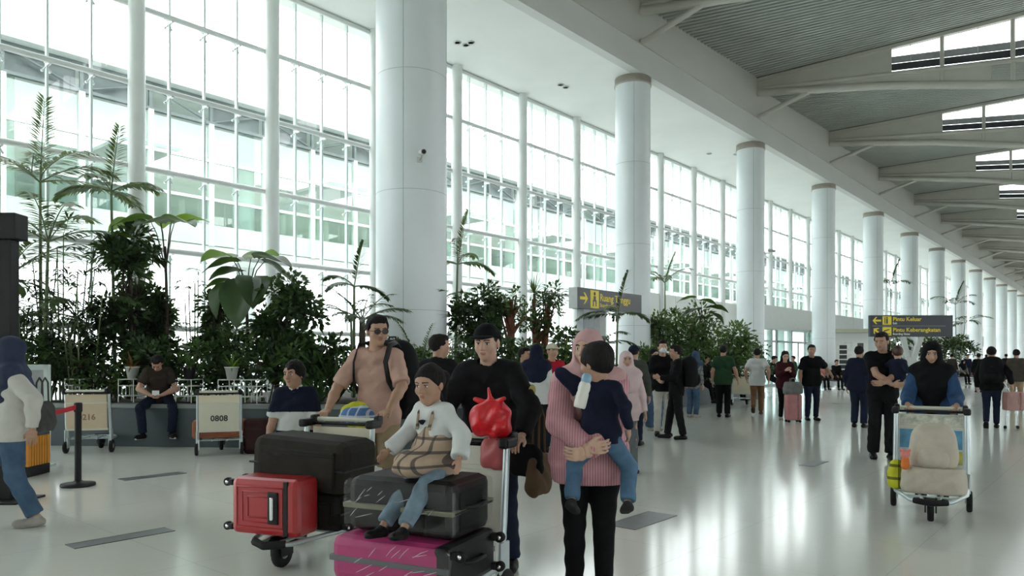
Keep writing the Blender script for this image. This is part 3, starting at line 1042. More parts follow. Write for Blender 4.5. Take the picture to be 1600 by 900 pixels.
class Prim:
    """tapered capsule a-b (optionally flattened along an axis) or ellipsoid; cuts = planes kept on the negative side"""

    def __init__(s, a, b=None, ra=0.05, rb=None, k=0.03, sq=None, cuts=(), ell=None, sub=False):
        s.a = np.asarray(a, float)
        s.b = s.a if b is None else np.asarray(b, float)
        s.ra, s.rb = ra, (ra if rb is None else rb)
        s.k, s.sq, s.cuts, s.ell, s.sub = k, sq, cuts, ell, sub

    def grown(s, t, mul=1.0, k=None, cuts=None):
        p = Prim(s.a, s.b, s.ra * mul + t, s.rb * mul + t, s.k if k is None else k, s.sq, s.cuts if cuts is None else cuts, s.ell, s.sub)
        return p

    def bbox(s):
        if s.ell is not None:
            m = max(s.ell[1])
            return s.a - m, s.a + m
        r = max(s.ra, s.rb)
        if s.sq: r *= max(1.0, s.sq[1])
        return np.minimum(s.a, s.b) - r, np.maximum(s.a, s.b) + r

    def dist(s, X, Y, Z):
        if s.ell is not None:
            F, rad = s.ell                     # F rows: local axes
            x, y, z = X - s.a[0], Y - s.a[1], Z - s.a[2]
            q = [(F[i][0] * x + F[i][1] * y + F[i][2] * z) for i in range(3)]
            k0 = np.sqrt(sum((q[i] / rad[i]) ** 2 for i in range(3)))
            k1 = np.sqrt(sum((q[i] / rad[i] ** 2) ** 2 for i in range(3))) + 1e-9
            d = k0 * (k0 - 1) / k1
        else:
            x, y, z = X - s.a[0], Y - s.a[1], Z - s.a[2]
            ab = s.b - s.a
            if s.sq:
                w, f = s.sq
                dt = (x * w[0] + y * w[1] + z * w[2]) * (1.0 / f - 1.0)
                x, y, z = x + w[0] * dt, y + w[1] * dt, z + w[2] * dt
                ab = ab + np.asarray(w) * (ab @ np.asarray(w)) * (1.0 / f - 1.0)
            l2 = ab @ ab
            if l2 > 1e-10:
                t = np.clip((x * ab[0] + y * ab[1] + z * ab[2]) / l2, 0, 1)
                d = np.sqrt((x - ab[0] * t) ** 2 + (y - ab[1] * t) ** 2 + (z - ab[2] * t) ** 2) - (s.ra + (s.rb - s.ra) * t)
            else:
                d = np.sqrt(x * x + y * y + z * z) - s.ra
            if s.sq: d = d * min(1.0, s.sq[1]) ** 0.5
        for (pt, n) in s.cuts:
            d = np.maximum(d, (X - pt[0]) * n[0] + (Y - pt[1]) * n[1] + (Z - pt[2]) * n[2])
        return d


def sdf_mesh(prims, h, cuts=(), holes=(), wr=0.0, seed=0):
    """surface of the smooth union; returns (verts, quads)"""
    bb = [p.bbox() for p in prims if not p.sub]
    lo = np.min([b[0] for b in bb], axis=0) - 3 * h
    hi = np.max([b[1] for b in bb], axis=0) + 3 * h
    n = np.maximum(4, np.ceil((hi - lo) / h).astype(int) + 1)
    ax = [lo[i] + h * np.arange(n[i]) for i in range(3)]
    D = np.full(n, 0.25)
    for p in prims:
        b0, b1 = p.bbox()
        pad = max(p.k, 2 * h) + 2 * h
        i0 = np.clip(np.floor((b0 - pad - lo) / h).astype(int), 0, n)
        i1 = np.clip(np.ceil((b1 + pad - lo) / h).astype(int) + 1, 0, n)
        if np.any(i1 <= i0): continue
        sl = tuple(slice(i0[i], i1[i]) for i in range(3))
        d = p.dist(ax[0][sl[0]][:, None, None], ax[1][sl[1]][None, :, None], ax[2][sl[2]][None, None, :])
        c = D[sl]
        if p.sub:
            k = p.k
            hh = np.clip(0.5 - 0.5 * (c + d) / k, 0, 1)
            D[sl] = c + (-d - c) * hh + k * hh * (1 - hh)
        else:
            hh = np.clip(0.5 + 0.5 * (c - d) / p.k, 0, 1)
            D[sl] = c + (d - c) * hh - p.k * hh * (1 - hh)
    X, Y, Z = ax[0][:, None, None], ax[1][None, :, None], ax[2][None, None, :]
    if wr:
        D = D + wr * (np.sin(43 * X + 17 * Z + seed + 2 * np.sin(21 * Y)) * np.sin(31 * Z + 11 * Y + 2 * seed + 2 * np.sin(19 * X)) + 0.6 * np.sin(57 * Z + 38 * X - 23 * Y + seed))
    for (pt, nn) in cuts:
        D = np.maximum(D, (X - pt[0]) * nn[0] + (Y - pt[1]) * nn[1] + (Z - pt[2]) * nn[2])
    for p in holes:
        D = np.maximum(D, -p.dist(X, Y, Z))
    D[0], D[-1], D[:, 0], D[:, -1], D[:, :, 0], D[:, :, -1] = [np.maximum(q, 1e-3) for q in (D[0], D[-1], D[:, 0], D[:, -1], D[:, :, 0], D[:, :, -1])]
    S = D < 0
    cnt = np.zeros(n - 1, dtype=np.int8)
    offs = [(i, j, k) for i in (0, 1) for j in (0, 1) for k in (0, 1)]
    for (i, j, k) in offs:
        cnt += S[i:n[0] - 1 + i, j:n[1] - 1 + j, k:n[2] - 1 + k]
    act = np.argwhere((cnt > 0) & (cnt < 8))
    if len(act) == 0:
        return np.zeros((0, 3)), np.zeros((0, 4), int)
    vid = np.full(n - 1, -1, dtype=np.int64)
    vid[act[:, 0], act[:, 1], act[:, 2]] = np.arange(len(act))
    cv = {o: D[act[:, 0] + o[0], act[:, 1] + o[1], act[:, 2] + o[2]] for o in offs}
    acc = np.zeros((len(act), 3)); num = np.zeros(len(act))
    for o in offs:
        for axn in range(3):
            if o[axn] == 0:
                o2 = tuple(1 if q == axn else o[q] for q in range(3))
                v0, v1 = cv[o], cv[o2]
                m = (v0 < 0) != (v1 < 0)
                t = np.where(m, v0 / np.where(np.abs(v0 - v1) < 1e-12, 1e-12, v0 - v1), 0)
                for q in range(3):
                    acc[:, q] += np.where(m, o[q] + (t if q == axn else 0), 0)
                num += m
    V = lo + h * (act + acc / num[:, None])
    Q = []
    for axn in range(3):
        u, w = (axn + 1) % 3, (axn + 2) % 3
        s0 = [slice(None)] * 3; s1 = [slice(None)] * 3
        s0[axn] = slice(0, n[axn] - 1); s1[axn] = slice(1, n[axn])
        e = np.argwhere(S[tuple(s0)] != S[tuple(s1)])
        e = e[(e[:, u] > 0) & (e[:, w] > 0) & (e[:, u] < n[u] - 1) & (e[:, w] < n[w] - 1)]
        ins = S[e[:, 0], e[:, 1], e[:, 2]]

        def c(du, dw):
            q = e.copy(); q[:, u] += du; q[:, w] += dw
            return vid[q[:, 0], q[:, 1], q[:, 2]]
        quad = np.stack([c(-1, -1), c(0, -1), c(0, 0), c(-1, 0)], 1)
        quad[~ins] = quad[~ins][:, ::-1]
        Q.append(quad)
    return V, np.concatenate(Q)


def mesh_np(name, parts, mats, matfn=None):
    """parts: list of (V, Q); matfn(centres) -> slot per face"""
    V, Q, o = [], [], 0
    for v, q in parts:
        if len(v) == 0: continue
        V.append(v); Q.append(q + o); o += len(v)
    V = np.concatenate(V); Q = np.concatenate(Q)
    me = bpy.data.meshes.new(name)
    me.vertices.add(len(V)); me.vertices.foreach_set('co', V.astype(np.float32).ravel())
    me.loops.add(Q.size); me.loops.foreach_set('vertex_index', Q.astype(np.int32).ravel())
    me.polygons.add(len(Q)); me.polygons.foreach_set('loop_start', np.arange(0, Q.size, 4, dtype=np.int32))
    for m in (mats if isinstance(mats, (list, tuple)) else [mats]):
        me.materials.append(m)
    if matfn is not None:
        me.polygons.foreach_set('material_index', matfn(V[Q].mean(axis=1)).astype(np.int32))
    me.update(calc_edges=True)
    me.polygons.foreach_set('use_smooth', [True] * len(Q))
    me.validate()
    return me


def rotm(axis, deg):
    return np.array(Matrix.Rotation(R(deg), 3, Vector(axis)))


def ik(a, b, l1, l2, pole):
    d = b - a
    L = np.linalg.norm(d)
    mx = (l1 + l2) * 0.999
    if L > mx:
        b = a + d / L * mx; d = b - a; L = mx
    x = (l1 * l1 - l2 * l2 + L * L) / (2 * L)
    y = math.sqrt(max(0, l1 * l1 - x * x))
    u = d / L
    p = np.asarray(pole, float) - u * (np.asarray(pole, float) @ u)
    return a + u * x + unit(p) * y, b


skin_mats = {}


def skin_set(tone):
    if tone not in skin_mats:
        cols = {'mid': (0.40, 0.235, 0.16), 'fair': (0.52, 0.33, 0.245), 'dark': (0.27, 0.15, 0.10)}
        c = cols[tone]
        skin_mats[tone] = [mat('skin_' + tone, c, 0.5, var=0.08, scale=14, spec=0.35),
                           mat('lip_' + tone, (c[0] * 0.85, c[1] * 0.62, c[2] * 0.64), 0.4, var=0.08),
                           mat('eye_white', (0.62, 0.60, 0.57), 0.25, var=0.03),
                           mat('eye_dark', (0.015, 0.011, 0.009), 0.2),
                           mat('brow_dark', (0.03, 0.02, 0.015), 0.8)]
    return skin_mats[tone]


def cloth(name, col, rough=0.85, var=0.14, bump=0.12, **kw):
    return mat('cloth_' + name, col, rough, var=var, scale=kw.pop('scale', 9), bump=bump, bscale=kw.pop('bscale', 60), spec=0.12, **kw)


def two_tone(name, c1, c2, kind, scale):
    """woven pattern: stripes or plaid in the object's own coordinates"""
    m = cloth(name, c1)
    nt = m.node_tree
    b = nt.nodes['Principled BSDF']
    tc = nt.nodes['Texture Coordinate']
    rmp = nt.nodes['Color Ramp']
    cur = rmp.outputs[0]
    for axis in ((0,) if kind == 'stripe' else (0, 2)):
        sx = nt.nodes.new('ShaderNodeSeparateXYZ')
        nt.links.new(tc.outputs['Object'], sx.inputs[0])
        mu = nt.nodes.new('ShaderNodeMath'); mu.operation = 'MULTIPLY'; mu.inputs[1].default_value = scale
        nt.links.new(sx.outputs[axis], mu.inputs[0])
        fr = nt.nodes.new('ShaderNodeMath'); fr.operation = 'FRACT'
        nt.links.new(mu.outputs[0], fr.inputs[0])
        gt = nt.nodes.new('ShaderNodeMath'); gt.operation = 'GREATER_THAN'; gt.inputs[1].default_value = 0.68 if kind == 'stripe' else 0.78
        nt.links.new(fr.outputs[0], gt.inputs[0])
        k = nt.nodes.new('ShaderNodeMath'); k.operation = 'MULTIPLY'; k.inputs[1].default_value = 0.75
        nt.links.new(gt.outputs[0], k.inputs[0])
        mx = nt.nodes.new('ShaderNodeMix'); mx.data_type = 'RGBA'
        nt.links.new(k.outputs[0], mx.inputs[0])
        nt.links.new(cur, mx.inputs[6]); mx.inputs[7].default_value = (*c2, 1)
        cur = mx.outputs[2]
    nt.links.new(cur, b.inputs['Base Color'])
    return m


class Fig:
    def __init__(s, H=1.65, build=1.0, hs=1.0, pelvis=None, lean=0, tilt=0, twist=0, head=(0, 0, 0), fl=None, fr=None, hl=None, hr=None,
                 tl=8, tr=-8, pl=0, pr=0, kl=(0, 1, 0), kr=(0, 1, 0), el=(-0.5, -1, -0.1), er=(0.5, -1, -0.1), curl=25, palm=None, fem=False, arm=1.0, leg=1.0, sh=1.0,
                 hdl=None, hdr=None):
        s.H, s.w, s.fem = H, build, fem
        s.P = _v(*(pelvis or (0, 0, 0.525 * H)))
        Rm = rotm((1, 0, 0), -lean) @ rotm((0, 1, 0), tilt)
        s.U, s.S0, s.F0 = Rm @ _v(0, 0, 1), Rm @ _v(1, 0, 0), Rm @ _v(0, 1, 0)
        Rt = rotm(s.U, twist)
        s.S, s.F = Rt @ s.S0, Rt @ s.F0
        s.neck = s.P + s.U * 0.305 * H
        sw = (0.085 if fem else 0.095) * H * sh
        s.shl, s.shr = s.P + s.U * 0.278 * H - s.S * sw, s.P + s.U * 0.278 * H + s.S * sw
        hw = 0.052 * H
        s.hipl, s.hipr = s.P - s.S0 * hw, s.P + s.S0 * hw
        an = 0.045 * H
        s.al = _v(*(fl or (-0.055 * H, 0, an))); s.ar = _v(*(fr or (0.055 * H, 0, an)))
        s.knl, s.al = ik(s.hipl, s.al, 0.245 * H * leg, 0.24 * H * leg, kl)
        s.knr, s.ar = ik(s.hipr, s.ar, 0.245 * H * leg, 0.24 * H * leg, kr)
        s.wl = _v(*(hl or (-0.15 * H, 0.03 * H, 0.49 * H))); s.wr = _v(*(hr or (0.15 * H, 0.03 * H, 0.49 * H)))
        s.ell, s.wl = ik(s.shl, s.wl, 0.172 * H * arm, 0.155 * H * arm, el)
        s.elr, s.wr = ik(s.shr, s.wr, 0.172 * H * arm, 0.155 * H * arm, er)
        s.tl, s.tr, s.pl, s.pr, s.curl, s.palm = tl, tr, pl, pr, curl, palm or {}
        s.hdl, s.hdr = hdl, hdr
        # head frame: yaw (left +), pitch (down +), roll
        yaw, pit, rol = head
        up = unit(s.U * 0.6 + _v(0, 0, 0.6))
        f = unit(s.F - up * (s.F @ up)); sd = np.cross(f, up)
        Ry = rotm(up, yaw)
        f, sd = Ry @ f, Ry @ sd
        Rp = rotm(sd, -pit)
        f, up = Rp @ f, Rp @ up
        Rr = rotm(f, rol)
        sd, up = Rr @ sd, Rr @ up
        s.hS, s.hF, s.hU = sd, f, up
        s.hh = hs * 0.136 * H / 0.225            # 1.0 = an adult head 22.5 cm tall
        s.hc = s.neck + unit(up + s.U) * 0.052 * H + up * 0.074 * s.hh * 1.0 + f * 0.022 * s.hh

    # ---- bone capsules
    def torso(s):
        H, w = s.H, s.w
        D = s.F; P, U, S = s.P, s.U, s.S
        hip = 1.10 if s.fem else 1.0
        ch = 0.93 if s.fem else 1.0
        L = [Prim(P - s.S0 * 0.036 * H * hip, P + s.S0 * 0.036 * H * hip, 0.070 * H * w * hip, k=0.04, sq=(s.F0, 0.86)),
             Prim(P + U * 0.085 * H - S * 0.028 * H, P + U * 0.085 * H + S * 0.028 * H, 0.064 * H * w, k=0.05, sq=(D, 0.84)),
             Prim(P + U * 0.19 * H - S * 0.042 * H * ch, P + U * 0.19 * H + S * 0.042 * H * ch, 0.062 * H * (0.5 + w * 0.5), k=0.045, sq=(D, 0.85)),
             Prim(s.shl + S * 0.018 * H, s.shr - S * 0.018 * H, 0.036 * H * (0.6 + 0.4 * w), k=0.035, sq=(D, 0.95)),
             Prim(s.neck - U * 0.03 * H, s.neck + U * 0.01 * H, 0.042 * H, 0.033 * H, k=0.035)]
        if s.fem:
            for sg in (-1, 1):
                L.append(Prim(P + U * 0.19 * H + S * sg * 0.036 * H + D * 0.045 * H, ra=0.030 * H * w, k=0.035))
        return L

    def arm_p(s, side):
        H = s.H; w = 0.55 + 0.45 * s.w
        a, e, h = (s.shl, s.ell, s.wl) if side < 0 else (s.shr, s.elr, s.wr)
        f = 0.9 if s.fem else 1.0
        return [Prim(a, e, 0.032 * H * w * f, 0.025 * H * w * f, k=0.025), Prim(e, e + (h - e) * 0.35, 0.0245 * H * w * f, 0.025 * H * w * f, k=0.02), Prim(e + (h - e) * 0.35, h, 0.025 * H * w * f, 0.0155 * H * f, k=0.02)]

    def leg_p(s, side):
        H = s.H; w = s.w
        a, k_, h = (s.hipl, s.knl, s.al) if side < 0 else (s.hipr, s.knr, s.ar)
        return [Prim(a, k_, 0.046 * H * w, 0.031 * H * (0.5 + 0.5 * w), k=0.014), Prim(k_, k_ + (h - k_) * 0.3, 0.031 * H, 0.032 * H, k=0.02), Prim(k_ + (h - k_) * 0.3, h, 0.032 * H, 0.02 * H, k=0.02)]

    def hx(s, x, y, z):
        return s.hc + (s.hS * x + s.hF * y + s.hU * z) * s.hh

    def head_p(s):
        q = s.hh
        Fm = (s.hS, s.hF, s.hU)

        def E(c, r, k, sub=False):
            return Prim(s.hx(*c), ell=(Fm, [max(1e-3, i * q) for i in r]), k=k * q, sub=sub, ra=max(r) * q)
        L = [E((0, -0.012, 0.030), (0.076, 0.095, 0.084), 0.01), E((0, 0.022, -0.035), (0.060, 0.066, 0.075), 0.03), E((0, 0.052, -0.088), (0.028, 0.026, 0.024), 0.025),
             E((0, 0.070, 0.030), (0.052, 0.022, 0.030), 0.03)]
        for sg in (-1, 1):
            L.append(E((sg * 0.030, 0.094, 0.004), (0.018, 0.016, 0.013), 0.014, True))
            L.append(E((sg * 0.030, 0.0775, 0.004), (0.0135, 0.0125, 0.0115), 0.004))
            L.append(E((sg * 0.042, 0.058, -0.028), (0.022, 0.024, 0.022), 0.02))
            L.append(E((sg * 0.077, -0.008, -0.004), (0.009, 0.020, 0.031), 0.006))
        L.append(Prim(s.hx(0, 0.088, 0.010), s.hx(0, 0.108, -0.028), 0.0075 * q, 0.0115 * q, k=0.012 * q))
        for sg in (-1, 1):
            L.append(Prim(s.hx(sg * 0.012, 0.095, -0.030), ra=0.0085 * q, k=0.008 * q))
        L.append(E((0, 0.086, -0.052), (0.023, 0.010, 0.0055), 0.005))
        L.append(E((0, 0.084, -0.062), (0.019, 0.010, 0.006), 0.005))
        L.append(Prim(s.neck - s.U * 0.01 * s.H, s.hx(0, -0.018, -0.05), 0.036 * s.H * (0.9 if s.fem else 1), 0.052 * q, k=0.025 * q))
        return L

    def face_mat(s, C):
        q = (C - s.hc) / s.hh
        x, y, z = q @ s.hS, q @ s.hF, q @ s.hU
        m = np.zeros(len(C), int)
        fr = y > 0.055
        m[fr & (np.abs(z + 0.0565) < 0.0095) & (np.abs(x) < 0.023 - 0.9 * np.abs(z + 0.0565)) & (y > 0.078)] = 1
        for sg in (-1, 1):
            dx, dz = x - sg * 0.030, z - 0.004
            eye = fr & ((dx / 0.0130) ** 2 + (dz / 0.0050) ** 2 < 1)
            m[eye] = 2
            m[eye & (dx ** 2 + dz ** 2 < 0.0060 ** 2)] = 3
            m[fr & (dz < 0.0080) & (dz > 0.0050) & (np.abs(dx) < 0.015)] = 4
            bz = z - (0.0275 - 8.0 * (dx * sg - 0.004) ** 2)
            m[fr & (np.abs(bz) < 0.0036) & (np.abs(dx) < 0.019)] = 4
        return m

    def hand_p(s, side):
        H = s.H
        e, h = (s.ell, s.wl) if side < 0 else (s.elr, s.wr)
        c = H / 1.65
        hd = s.hdl if side < 0 else s.hdr
        d = unit(_v(*hd)) if hd is not None else unit(h - e)
        n = s.palm.get(side, (-side * 1.0, 0.15, 0))
        n = _v(*n); n = unit(n - d * (n @ d))
        sd = np.cross(d, n)
        if sd @ (s.F + _v(0, 0, 0.2)) < 0: sd = -sd          # thumb side leans forward / up
        L = [Prim(h - d * 0.012 * c, h + d * 0.02 * c, 0.021 * c, 0.022 * c, k=0.012, sq=(n, 0.75)),
             Prim(h + d * 0.028 * c - sd * 0.018 * c, h + d * 0.028 * c + sd * 0.018 * c, 0.022 * c, k=0.012, sq=(n, 0.6)),
             Prim(h + d * 0.062 * c - sd * 0.026 * c, h + d * 0.064 * c + sd * 0.026 * c, 0.0165 * c, k=0.012, sq=(n, 0.75))]
        cu = R(s.curl)
        for i, (o, ln) in enumerate(((0.030, 0.068), (0.0105, 0.078), (-0.0105, 0.073), (-0.031, 0.056))):
            p = h + d * 0.074 * c + sd * o * c
            dirn = d
            seg = (0.45, 0.32, 0.23)
            for j in range(3):
                a = cu * (0.6, 1.0, 0.9)[j]
                dirn = unit(dirn * math.cos(a) + n * math.sin(a))
                p2 = p + dirn * ln * seg[j] * c
                L.append(Prim(p, p2, (0.0092 - 0.0007 * j) * c, (0.0086 - 0.0007 * j) * c, k=0.003))
                n2 = None
                p = p2
            # keep the curl plane
        t0 = h + d * 0.022 * c + sd * 0.024 * c
        t1 = t0 + unit(d * 0.75 + sd * 0.7 + n * 0.35) * 0.040 * c
        t2 = t1 + unit(d * 0.95 + sd * 0.15 + n * 0.45) * 0.030 * c
        L += [Prim(t0, t1, 0.013 * c, 0.0105 * c, k=0.010), Prim(t1, t2, 0.0105 * c, 0.0085 * c, k=0.003)]
        return L


def shoe_parts(s, side, c=1.0):
    a = s.al if side < 0 else s.ar
    yaw = s.tl if side < 0 else s.tr
    pit = s.pl if side < 0 else s.pr
    Rm = rotm((0, 0, 1), yaw) @ rotm((1, 0, 0), -pit)
    f, u, sd = Rm @ _v(0, 1, 0), Rm @ _v(0, 0, 1), Rm @ _v(1, 0, 0)
    k = s.H / 1.65 * c
    sole = a - u * 0.045 * s.H
    L = [Prim(sole + u * 0.034 * k - f * 0.030 * k, sole + u * 0.030 * k + f * 0.14 * k, 0.041 * k, 0.038 * k, k=0.03, sq=(u, 0.85)),
         Prim(sole + u * 0.032 * k + f * 0.055 * k - sd * 0.006, sole + u * 0.03 * k + f * 0.12 * k, 0.044 * k, 0.040 * k, k=0.03, sq=(u, 0.8)),
         Prim(sole + u * 0.04 * k, a + u * 0.0 * k, 0.042 * k, 0.036 * k, k=0.03)]
    return L, [(sole + u * 0.002, -u)], (sole, f, u, sd, k)


def sight(loc):
    """angle between the camera axis and the line to a spot on the floor"""
    return math.atan2(loc[0] * CT + loc[1] * ST, -loc[0] * ST + loc[1] * CT)


def person(label, loc, face, fig, top=None, bottom=None, shoe=None, hair=None, tone='mid', res=1.0, group=None, face_detail=True, z=0.0, extra=None, wr=0.003):
    """top = dict(mat, sleeve 'short'|'long', hem, t, loose, flare, bands); bottom = dict(mat, kind, wide)"""
    s = fig
    H = s.H
    rb, rc, rh, rn = 0.012 * res, 0.0115 * res, 0.0052 * res, 0.0058 * res
    o = empty('person', (loc[0], loc[1], z), TH + R(180 + face) - sight(loc), label, 'person', group)
    sk = skin_set(tone)
    parts = []
    body = s.torso() + s.arm_p(-1) + s.arm_p(1) + s.leg_p(-1) + s.leg_p(1)
    if shoe is None or shoe.get('bare'):
        pass
    parts.append(sdf_mesh(body, rb))
    parts.append(sdf_mesh(s.head_p(), rh))
    for sd in (-1, 1):
        parts.append(sdf_mesh(s.hand_p(sd), rn))
    me = mesh_np('body', parts, sk, s.face_mat if face_detail else None)
    link('body', me, o)
    if bottom:
        b = bottom
        t, wide = b.get('t', 0.010), b.get('wide', 1.0)
        kind = b.get('kind', 'trousers')
        pr = [p.grown(t + 0.004) for p in s.torso()[:1]]
        if kind == 'skirt':
            end = (s.al + s.ar) / 2; end = end + unit(s.P - end) * b.get('up', 0.02)
            mid = s.P * 0.5 + end * 0.5
            pr.append(Prim(s.P, mid, 0.095 * H, 0.095 * H * wide, k=0.05, sq=(s.F0, 0.8)))
            pr.append(Prim(mid, end, 0.095 * H * wide, 0.10 * H * wide, k=0.05, sq=(s.F0, 0.85), cuts=[(end, unit(end - s.P))]))
        else:
            for sd in (-1, 1):
                a, k_, h = (s.hipl, s.knl, s.al) if sd < 0 else (s.hipr, s.knr, s.ar)
                if kind == 'shorts':
                    f = b.get('frac', 0.95)
                    e = a + (k_ - a) * f
                    pr.append(Prim(a, e, 0.050 * H * s.w + t, 0.043 * H * wide + t, k=0.014, cuts=[(e, unit(k_ - a))]))
                else:
                    pr.append(Prim(a, k_, 0.050 * H * s.w + t, (0.033 * H + t) * (0.5 + 0.5 * wide), k=0.016))
                    e = k_ + (h - k_) * b.get('frac', 0.97)
                    pr.append(Prim(k_, e, (0.033 * H + t) * (0.5 + 0.5 * wide), (0.025 * H + t) * wide, k=0.014, cuts=[(e, unit(h - k_))]))
        V = sdf_mesh(pr, rc, cuts=[(s.P + s.U * (0.075 * H if not top else 0.07 - top.get('hem', 0.06)), unit(s.U + unit(s.P - (s.knl + s.knr) / 2)))], wr=wr)
        link({'skirt': 'skirt', 'shorts': 'shorts'}.get(kind, 'trousers'), mesh_np('trousers', [V], b['mat']), o)
    if top:
        b = top
        t = b.get('t', 0.014)
        hem = b.get('hem', 0.06)
        hemp = s.P - s.U * hem
        pr = [p.grown(t) for p in s.torso()]
        pr[-1] = s.torso()[-1].grown(t * 0.6)
        if hem > 0.0:
            lo_ = s.P - s.U * (hem + 0.05)
            fl = b.get('flare', 1.0)
            pr.append(Prim(s.P + s.U * 0.08 * H, lo_, 0.083 * H * s.w + t * 0.6, (0.090 * H * s.w + t * 0.6) * fl, k=0.04, sq=(s.F0, 0.82)))
        ts = b.get('loose', 0.012)
        for sd in (-1, 1):
            a, e, h = (s.shl, s.ell, s.wl) if sd < 0 else (s.shr, s.elr, s.wr)
            w = 0.55 + 0.45 * s.w
            if b.get('sleeve', 'short') == 'short':
                f = b.get('frac', 0.68)
                c = a + (e - a) * f
                pr.append(Prim(a, c, 0.032 * H * w + ts * 0.8, 0.029 * H * w + ts * 1.3, k=0.025, cuts=[(c, unit(e - a))]))
            elif b['sleeve'] == 'long':
                f = b.get('frac', 0.93)
                c = e + (h - e) * f
                pr.append(Prim(a, e, 0.032 * H * w + ts * 0.8, 0.026 * H * w + ts, k=0.025))
                pr.append(Prim(e, c, 0.026 * H * w + ts, 0.018 * H * w + ts * b.get('cuff', 0.8), k=0.015, cuts=[(c, unit(h - e))]))
            else:
                pr.append(Prim(a, a + (e - a) * 0.1, 0.035 * H * w + ts, k=0.03))
        nk = s.neck + s.U * b.get('neck', 0.030) * H + s.F * 0.012 * H
        V = sdf_mesh(pr, rc, cuts=[(hemp, -s.U)], holes=[Prim(nk, nk + s.U * 0.1, 0.040 * H, 0.05 * H)], wr=wr * 1.3, seed=1)
        ms = b['mat'] if isinstance(b['mat'], (list, tuple)) else [b['mat']]
        fn = None
        if 'band' in b:          # a contrasting chest band: (low, high) above the pelvis along the spine, in body heights
            z0, z1 = b['band']
            fn = lambda C: (((C - s.P) @ s.U > z0 * H) & ((C - s.P) @ s.U < z1 * H)).astype(int)
        link(b.get('name', 'shirt'), mesh_np('shirt', [V], ms, fn), o)
        if b.get('collar'):
            col = MB()
            for sg in (-1, 1):
                q0 = s.neck + s.S * sg * 0.004 + s.F * 0.050 * H - s.U * 0.016 * H
                q1 = s.neck + s.S * sg * 0.036 * H + s.F * 0.022 * H + s.U * 0.018 * H
                q2 = s.neck + s.S * sg * 0.030 * H - s.F * 0.035 * H + s.U * 0.022 * H
                col.tube([q0, q1, q2, s.neck - s.F * 0.045 * H + s.U * 0.022 * H], [0.010, 0.016, 0.016, 0.014], 6, flat=1.5)
            col.build('collar', b['collar'], o)
    if shoe and not shoe.get('none'):
        for sd in (-1, 1):
            L, ct, (sole, f, u, sdv, k) = shoe_parts(s, sd)
            V = sdf_mesh(L, 0.008 * res, cuts=ct)
            so = link('shoe', mesh_np('shoe', [V], shoe['mat']), o)
            if shoe.get('sole'):
                M = Matrix(((sdv[0], f[0], u[0], sole[0]), (sdv[1], f[1], u[1], sole[1]), (sdv[2], f[2], u[2], sole[2]), (0, 0, 0, 1)))
                poly = [(0.040 * k * math.sin(a_) * (1.0 if math.cos(a_) > 0 else 0.85), 0.058 * k + 0.122 * k * math.cos(a_)) for a_ in [2 * math.pi * i / 16 for i in range(16)]]
                MB().prism(poly, 0.0, 0.022 * k, M).build('sole', shoe['sole'], so)
    if hair:
        q = s.hh
        Fm = (s.hS, s.hF, s.hU)

        def E(c, r, k=0.02, sub=False):
            return Prim(s.hx(*c), ell=(Fm, [i * q for i in r]), k=k * q, ra=max(r) * q, sub=sub)
        kind = hair['kind']
        hm = hair.get('mat') or mat('hair_black', (0.010, 0.008, 0.008), 0.75, var=0.4, scale=30, stretch=(1, 1, 0.2), spec=0.2, bump=0.6, bscale=90)
        if kind in ('short', 'fringe', 'pony', 'long', 'crop'):
            g = 0.004 if kind == 'crop' else 0.012
            pr = [E((0, -0.014, 0.034), (0.076 + g, 0.094 + g, 0.084 + g * 1.3))]
            holes = []
            if kind in ('fringe',):
                cut = [(s.hx(0, 0.09, 0.028), unit(s.hF * 0.45 - s.hU * 0.75))]
                pr.append(E((0, -0.02, 0.0), (0.082, 0.085, 0.075), 0.03))
            else:
                cut = [(s.hx(0, 0.078, 0.052 if kind in ('pony', 'long') else 0.064), unit(s.hF * 0.66 - s.hU * 0.75))]
            if kind in ('short', 'crop'):
                pr.append(E((0, 0.035, 0.095), (0.060, 0.050, 0.030), 0.03))
                for sg in (-1, 1):
                    pr.append(E((sg * 0.072, 0.070, 0.050), (0.034, 0.040, 0.034), 0.012, True))
            Vh = [sdf_mesh(pr, rh * 1.4, cuts=cut, wr=0.0035 * q, seed=3)]
            if kind == 'pony':
                Vh.append(sdf_mesh([Prim(s.hx(0, -0.10, 0.06), s.hx(0.0, -0.15, 0.03), 0.03 * q, 0.038 * q), Prim(s.hx(0, -0.15, 0.03), s.hx(0, -0.16, -0.12), 0.038 * q, 0.012 * q)], rh * 1.4))
            if kind == 'long':
                Lp = [E((0, -0.03, -0.02), (0.088, 0.075, 0.10), 0.03)]
                for sg in (-1, 1):
                    Lp.append(Prim(s.hx(sg * 0.07, -0.02, -0.02), s.hx(sg * 0.085, 0.0, -0.24), 0.03 * q, 0.035 * q, k=0.03))
                Lp.append(Prim(s.hx(0, -0.075, 0.0), s.hx(0, -0.09, -0.26), 0.06 * q, 0.06 * q, k=0.04))
                Vh.append(sdf_mesh(Lp, rh * 1.6, cuts=[(s.hx(0, 0.03, 0), s.hF)], holes=[E((0, 0.07, -0.03), (0.062, 0.075, 0.09))]))
            link('hair', mesh_np('hair', Vh, hm), o)
